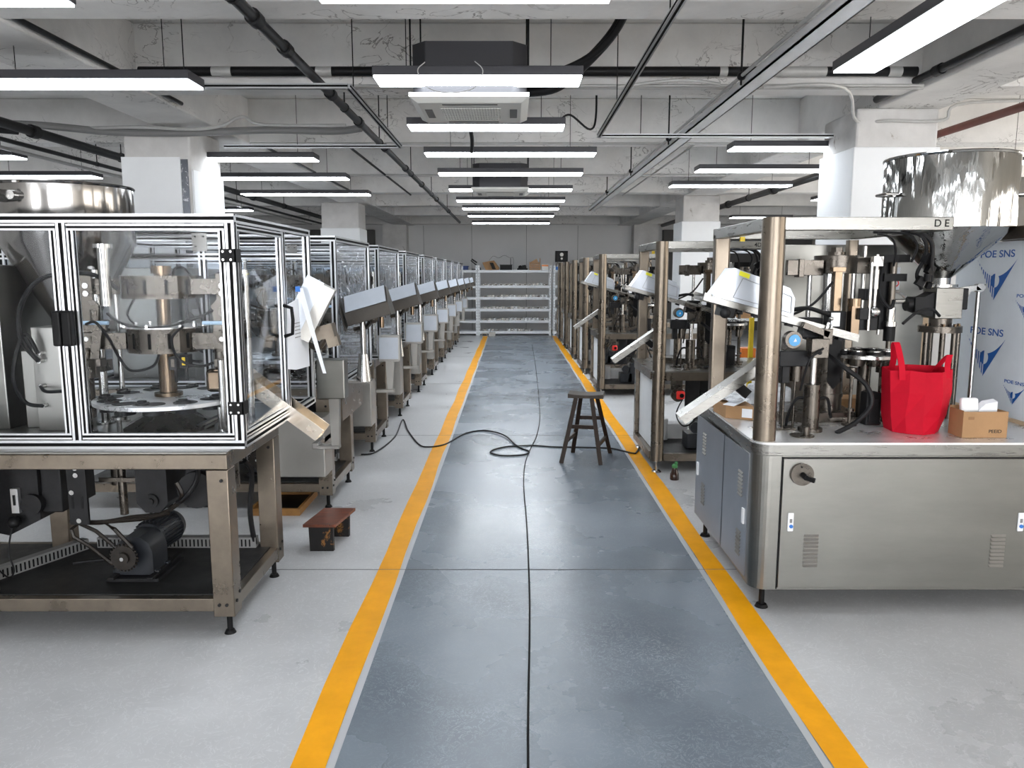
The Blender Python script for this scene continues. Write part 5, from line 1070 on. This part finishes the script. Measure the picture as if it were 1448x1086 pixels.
# ------------------------------------------------------------------ things seen behind the right row
t = thing('storage_rack', 'white storage rack behind the open-frame machine on the right', 'rack', (2.75, 8.5, 0))
q = MB()
for x in (2.24, 3.30):
    for y in (8.30, 8.72): MB().box(x-.02, x+.02, y-.02, y+.02, 0, 2.0).build('upright', SHELFW, t)
for z in (.25, .75, 1.22, 1.62, 1.95): MB().box(2.26, 3.28, 8.28, 8.74, z-.025, z).build('shelf', SHELFW, t)
random.seed(11)
def clutter(base, z, x0, x1, y, n, group, kinds):
    x = x0
    for i in range(n):
        w_ = (x1-x0)/n; k = kinds[i % len(kinds)]; cx = x + w_/2
        h = .07 + .09*random.random(); s = w_*.42
        q = MB()
        if k[0] == 'box': q.box(cx-s, cx+s, y-.09, y+.09, z, z+h); q.box(cx-s-.004, cx+s+.004, y-.094, y+.094, z+h*.8, z+h*.86)
        elif k[0] == 'can': q.lathe((cx, y), [(.001, z), (s*.8, z), (s*.8, z+h), (s*.6, z+h+.01), (s*.6, z+h+.03), (.001, z+h+.03)], 16)
        else: q.ball((cx, y, z+s*.55), s, sc=(1, 1, .55), n=10); q.ball((cx+s*.3, y-.02, z+s*.8), s*.45, n=8)
        solo(q, k[1], k[2], k[3] % base, k[4], group)
        x += w_
clutter('second highest shelf of the white right rack', 1.623, 2.32, 3.2, 8.42, 6, 'things on the white right rack', [('box', 'storage_box', BLUE, 'blue box on the %s', 'box'), ('can', 'metal_part', MACH, 'round dark part on the %s', 'part'), ('bag', 'parts_bag', MATS['crumpled_plastic'], 'plastic bag on the %s', 'bag')])
clutter('middle shelf of the white right rack', 1.223, 2.32, 3.2, 8.42, 6, 'things on the white right rack', [('can', 'metal_part', MACH, 'round dark part on the %s', 'part'), ('box', 'carton', CARD, 'brown carton on the %s', 'box'), ('can', 'metal_part', BRIGHT, 'bright round part on the %s', 'part')])
clutter('lower middle shelf of the white right rack', .753, 2.32, 3.2, 8.42, 5, 'things on the white right rack', [('box', 'storage_box', WHITEP, 'white box on the %s', 'box'), ('box', 'storage_box', ORANGE, 'orange box on the %s', 'box'), ('bag', 'parts_bag', MATS['crumpled_plastic'], 'plastic bag on the %s', 'bag')])
t = thing('tool_board', 'tall pale plywood board with hung tools behind the nearest right machine', 'board', (2.98, 5.62, 0))
MB().box(2.87, 3.05, 5.60, 5.62, .02, 1.80).build('board', PLY, t); MB().box(2.84, 3.6, 5.621, 5.66, 0, 1.95).build('backing_sheet', WHITEP, t); MB().box(2.86, 3.06, 5.52, 5.60, 0, .02).build('foot', PLY, t)
for z, mm, m2 in ((1.60, IRON, IRON), (1.48, IRON, RED)):
    q = MB(); q.box(2.89, 3.03, 5.57, 5.5995, z+.004, z+.010); q.cyl((2.92, 5.58, z+.02), (2.99, 5.58, z+.03), .010); q.cyl((2.97, 5.575, z+.028), (3.02, 5.575, z+.026), .013, m=1)
    solo(q, 'pliers', [mm, m2], ('dark-handled' if mm is m2 else 'red-handled') + ' pliers hung on the plywood board', 'tool')
t = thing('yellow_stand', 'yellow upright bar seen behind the sloping tray on the right', 'stand', (2.42, 7.75, 0))
MB().box(2.40, 2.44, 7.73, 7.78, .012, 1.26).build('upright', YEL, t, bevel=.004); MB().box(2.30, 2.55, 7.65, 7.87, 0, .012).build('base_plate', IRON, t)
t = thing('work_table', 'low steel table with white parts behind the open-frame machine', 'table', (3.55, 7.3, 0))
MB().box(3.95, 4.6, 6.9, 8.0, .72, .75).build('top', STEEL, t)
for x in (4.0, 4.55):
    for y in (6.95, 7.95): MB().box(x-.02, x+.02, y-.02, y+.02, 0, .72).build('leg', FRAME, t)

# ------------------------------------------------------------------ end of the aisle: white boltless racks
def end_rack(x0, x1, label, y=21.35, levels=(.12, .42, .74, 1.06, 1.38, 1.80)):
    t = thing('storage_rack', label, 'rack', ((x0+x1)/2, y+.3, 0), 'white racks across the end of the aisle')
    for x in (x0, x1-.05):
        for yy in (y, y+.5):
            q = MB(); q.box(x, x+.05, yy, yy+.05, 0, 1.93)
            for i in range(24): q.box(x+.02, x+.03, yy-.001, yy, .06 + i*.078, .085 + i*.078, 1)
            q.build('upright', [SHELFW, GREYP], t)
    for z in levels:
        q = MB(); q.box(x0+.05, x1-.05, y+.005, y+.045, z-.07, z); q.box(x0+.05, x1-.05, y+.50, y+.54, z-.07, z); q.box(x0+.01, x1-.01, y+.045, y+.50, z-.015, z-.001); q.build('shelf', SHELFW, t)
    return t
end_rack(-.92, 1.10, 'white rack with six shelves closing the end of the grey lane')
end_rack(-2.75, -.93, 'white rack behind the far left machines, beside the central rack')
end_rack(1.16, 3.1, 'white rack behind the far right machines, beside the central rack')
random.seed(5)
protos = []
for k in range(4):
    q = MB(); s = (.10, .085, .12, .07)[k]; h = (.045, .06, .035, .055)[k]
    q.box(0, s, 0, .12, 0, h); q.cyl((s/2, .04, h), (s/2, .04, h + .012), s*.3, n=10, m=1); q.box(s*.1, s*.4, -.003, 0, h*.3, h*.7, 1)
    protos.append(q)
me = [q.mesh('mould_block', [[BOXST, IRON], [WHITEP, IRON], [MACH, WHITEP], [BOXST, MACH]][k]) for k, q in enumerate(protos)]
for li, z in enumerate((.42, .74, 1.06, 1.38, .12)):
    x = -.80
    while x < (.95 if z > .2 else .6):
        k = random.randrange(4); w_ = (.10, .085, .12, .07)[k]
        if not (z < .2 and -.45 < x < -.2):
            o = bpy.data.objects.new('mould_block', me[k]); col.objects.link(o); o.location = (x, 21.42 + random.random()*.05, z + .0005)
            tag(o, 'small metal part in the row on the %s shelf of the central end rack' % ['second lowest', 'third lowest', 'third highest', 'second highest', 'lowest'][li], 'machine part', 'metal parts on the %s shelf of the end rack' % ['second lowest', 'third lowest', 'third highest', 'second highest', 'lowest'][li])
        x += w_ + .012 + random.random()*.02
Z = 1.801
q = MB(); q.slab([(-.70, 21.42, Z), (-.35, 21.5, Z), (-.33, 21.5, Z+.06), (-.48, 21.46, Z+.26), (-.62, 21.45, Z+.24), (-.80, 21.44, Z+.20)], (0, .22, 0)); q.slab([(-.52, 21.41, Z+.02), (-.42, 21.41, Z+.02), (-.50, 21.41, Z+.2), (-.60, 21.41, Z+.2)], (0, .01, 0), m=1)
solo(q, 'cardboard_bundle', [CARD, BLACK], 'crumpled tan cardboard heap on top of the central end rack', 'cardboard')
q = MB(); q.bar((-1.12, 21.6, Z+.26), (-.85, 21.6, Z+.04), .14, .03); q.bar((-1.10, 21.6, Z+.3), (-.95, 21.6, Z+.2), .1, .04); q.box(-1.10, -.84, 21.5, 21.7, Z, Z+.03); solo(q, 'folded_bracket', [IRON], 'dark folded metal piece at left end of the central rack top', 'bracket')
q = MB(); q.box(-.31, .02, 21.45, 21.7, Z, Z+.13); q.box(-.32, .03, 21.44, 21.71, Z+.13, Z+.145); q.box(-.03, -.01, 21.5, 21.53, Z+.145, Z+.32); solo(q, 'black_case', [BLACK], 'black case on the central end rack beside the cardboard heap', 'case')
q = MB(); q.box(.16, .45, 21.45, 21.65, Z, Z+.05); q.ball((.25, 21.55, Z+.07), .06); q.slab([(.28, 21.5, Z+.05), (.42, 21.5, Z+.05), (.40, 21.5, Z+.14), (.30, 21.5, Z+.13)], (0, .1, 0)); solo(q, 'black_tool', [BLACK], 'low black tool on the top of the central end rack', 'tool')
q = MB()
for i in range(4): q.box(.50, .80, 21.45, 21.46, Z + .055*i, Z + .055*i + .045); q.box(.50, .80, 21.69, 21.70, Z + .055*i, Z + .055*i + .045)
q.box(.50, .515, 21.46, 21.69, Z, Z+.22); q.box(.785, .80, 21.46, 21.69, Z, Z+.32); q.box(.515, .785, 21.46, 21.69, Z, Z+.01); q.slab([(.5, 21.44, Z+.2), (.7, 21.44, Z+.31), (.74, 21.44, Z+.2)], (0, .02, 0)); solo(q, 'wooden_crate', [WOODT], 'small slatted wooden crate at right on the central end rack', 'crate')
q = MB(); q.box(.84, 1.02, 21.45, 21.6, Z, Z+.15); q.box(.84, 1.02, 21.449, 21.45, Z+.1, Z+.14, 1); solo(q, 'parts_box', [BOXST, ORANGE], 'small grey and orange box in the right corner of central rack top', 'box')
q = MB()
q.tube([(-.62, 21.6, Z+.25), (-.5, 21.6, Z+.38), (-.35, 21.6, Z+.33), (-.2, 21.6, Z+.40), (-.05, 21.6, Z+.34), (.05, 21.6, Z+.33), (.06, 21.6, Z+.1), (.06, 21.6, Z)], .004, n=6); solo(q, 'bent_wire', [IRON], 'thin bent wire sticking up over the black case', 'wire')
q = MB(); q.box(1.22, 1.56, 21.5, 21.8, Z+.22, Z+.52); q.box(1.25, 1.53, 21.498, 21.5, Z+.25, Z+.49, 1); q.cyl((1.39, 21.495, Z+.42), (1.39, 21.50, Z+.42), .05, m=2); q.cyl((1.39, 21.495, Z+.31), (1.39, 21.50, Z+.31), .03, m=2); solo(q, 'speaker_box', [BLACK, IRON, BOXST], 'black box with round fittings stacked on jars on the right end rack', 'box')
for i in range(3):
    q = MB(); q.lathe((1.28 + i*.10, 21.6), [(.001, Z), (.045, Z), (.045, Z+.17), (.03, Z+.2), (.03, Z+.219), (.001, Z+.219)], 14); solo(q, 'jar', [BOXST], 'pale jar under the black box on the right end rack', 'jar', 'jars under the black box')
q = MB(); q.lathe((2.02, 21.68), [(.001, Z), (.42, Z), (.44, Z+.05), (.42, Z+.14), (.25, Z+.2), (.001, Z+.21)], 24); solo(q, 'round_bag', [BLACK], 'wide black bag lying on the right end rack', 'bag')
q = MB(); q.box(1.22, 1.50, 21.37, 21.48, Z, Z+.09); solo(q, 'blue_tray', [BLUE], 'blue tray in front of the black bag on the right rack', 'tray')
q = MB(); q.ball((2.64, 21.6, Z+.16), .15, sc=(1, 1, 1.05)); solo(q, 'dark_ball_case', [IRON], 'dark round object standing at the right end of the right rack', 'case')
q = MB(); q.box(-1.82, -1.20, 21.42, 21.75, Z, Z+.10); q.box(-1.84, -1.18, 21.40, 21.77, Z+.09, Z+.11); solo(q, 'blue_crate', [mat('navy_plastic', (.02, .05, .20), .5)], 'flat navy blue crate on the left end rack', 'crate')
q = MB(); q.box(-.62, -.44, 21.1, 21.3, 0, .10); solo(q, 'carton', [BOXST], 'small pale carton on the floor before the central end rack', 'box')
q = MB(); q.box(-.80, -.66, 21.08, 21.3, 0, .08); q.box(-.79, -.67, 21.077, 21.08, .02, .06, 1); solo(q, 'parts_tray', [BOXST, IRON], 'small tray of parts on the floor left of the pale carton', 'tray')
# left edge: wrapped things beyond the nearest cage
t = thing('supply_cabinet', 'plain steel cabinet beyond the nearest left cage carrying a wrapped red jar', 'cabinet', (-4.1, 5.6, 0))
MB().box(-4.5, -3.45, 5.35, 5.95, 0, 2.02).build('body', BOXST, t, bevel=.01); MB().box(-4.0, -3.95, 5.345, 5.35, 1.1, 1.2).build('handle', IRON, t)
t = thing('wrapped_jar', 'red jar in clear plastic on top of the steel cabinet at left edge', 'jar', (-3.58, 5.6, 2.02))
MB().lathe((-3.66, 5.6), [(.001, 2.021), (.07, 2.021), (.07, 2.10), (.05, 2.11), (.001, 2.11)], 20).build('jar', mat('dark_red', (.25, .01, .03), .3), t)
q = MB(); q.ball((-3.64, 5.58, 2.085), .11, sc=(1.1, 1, .58)); q.build('plastic_wrap', CURT, t)
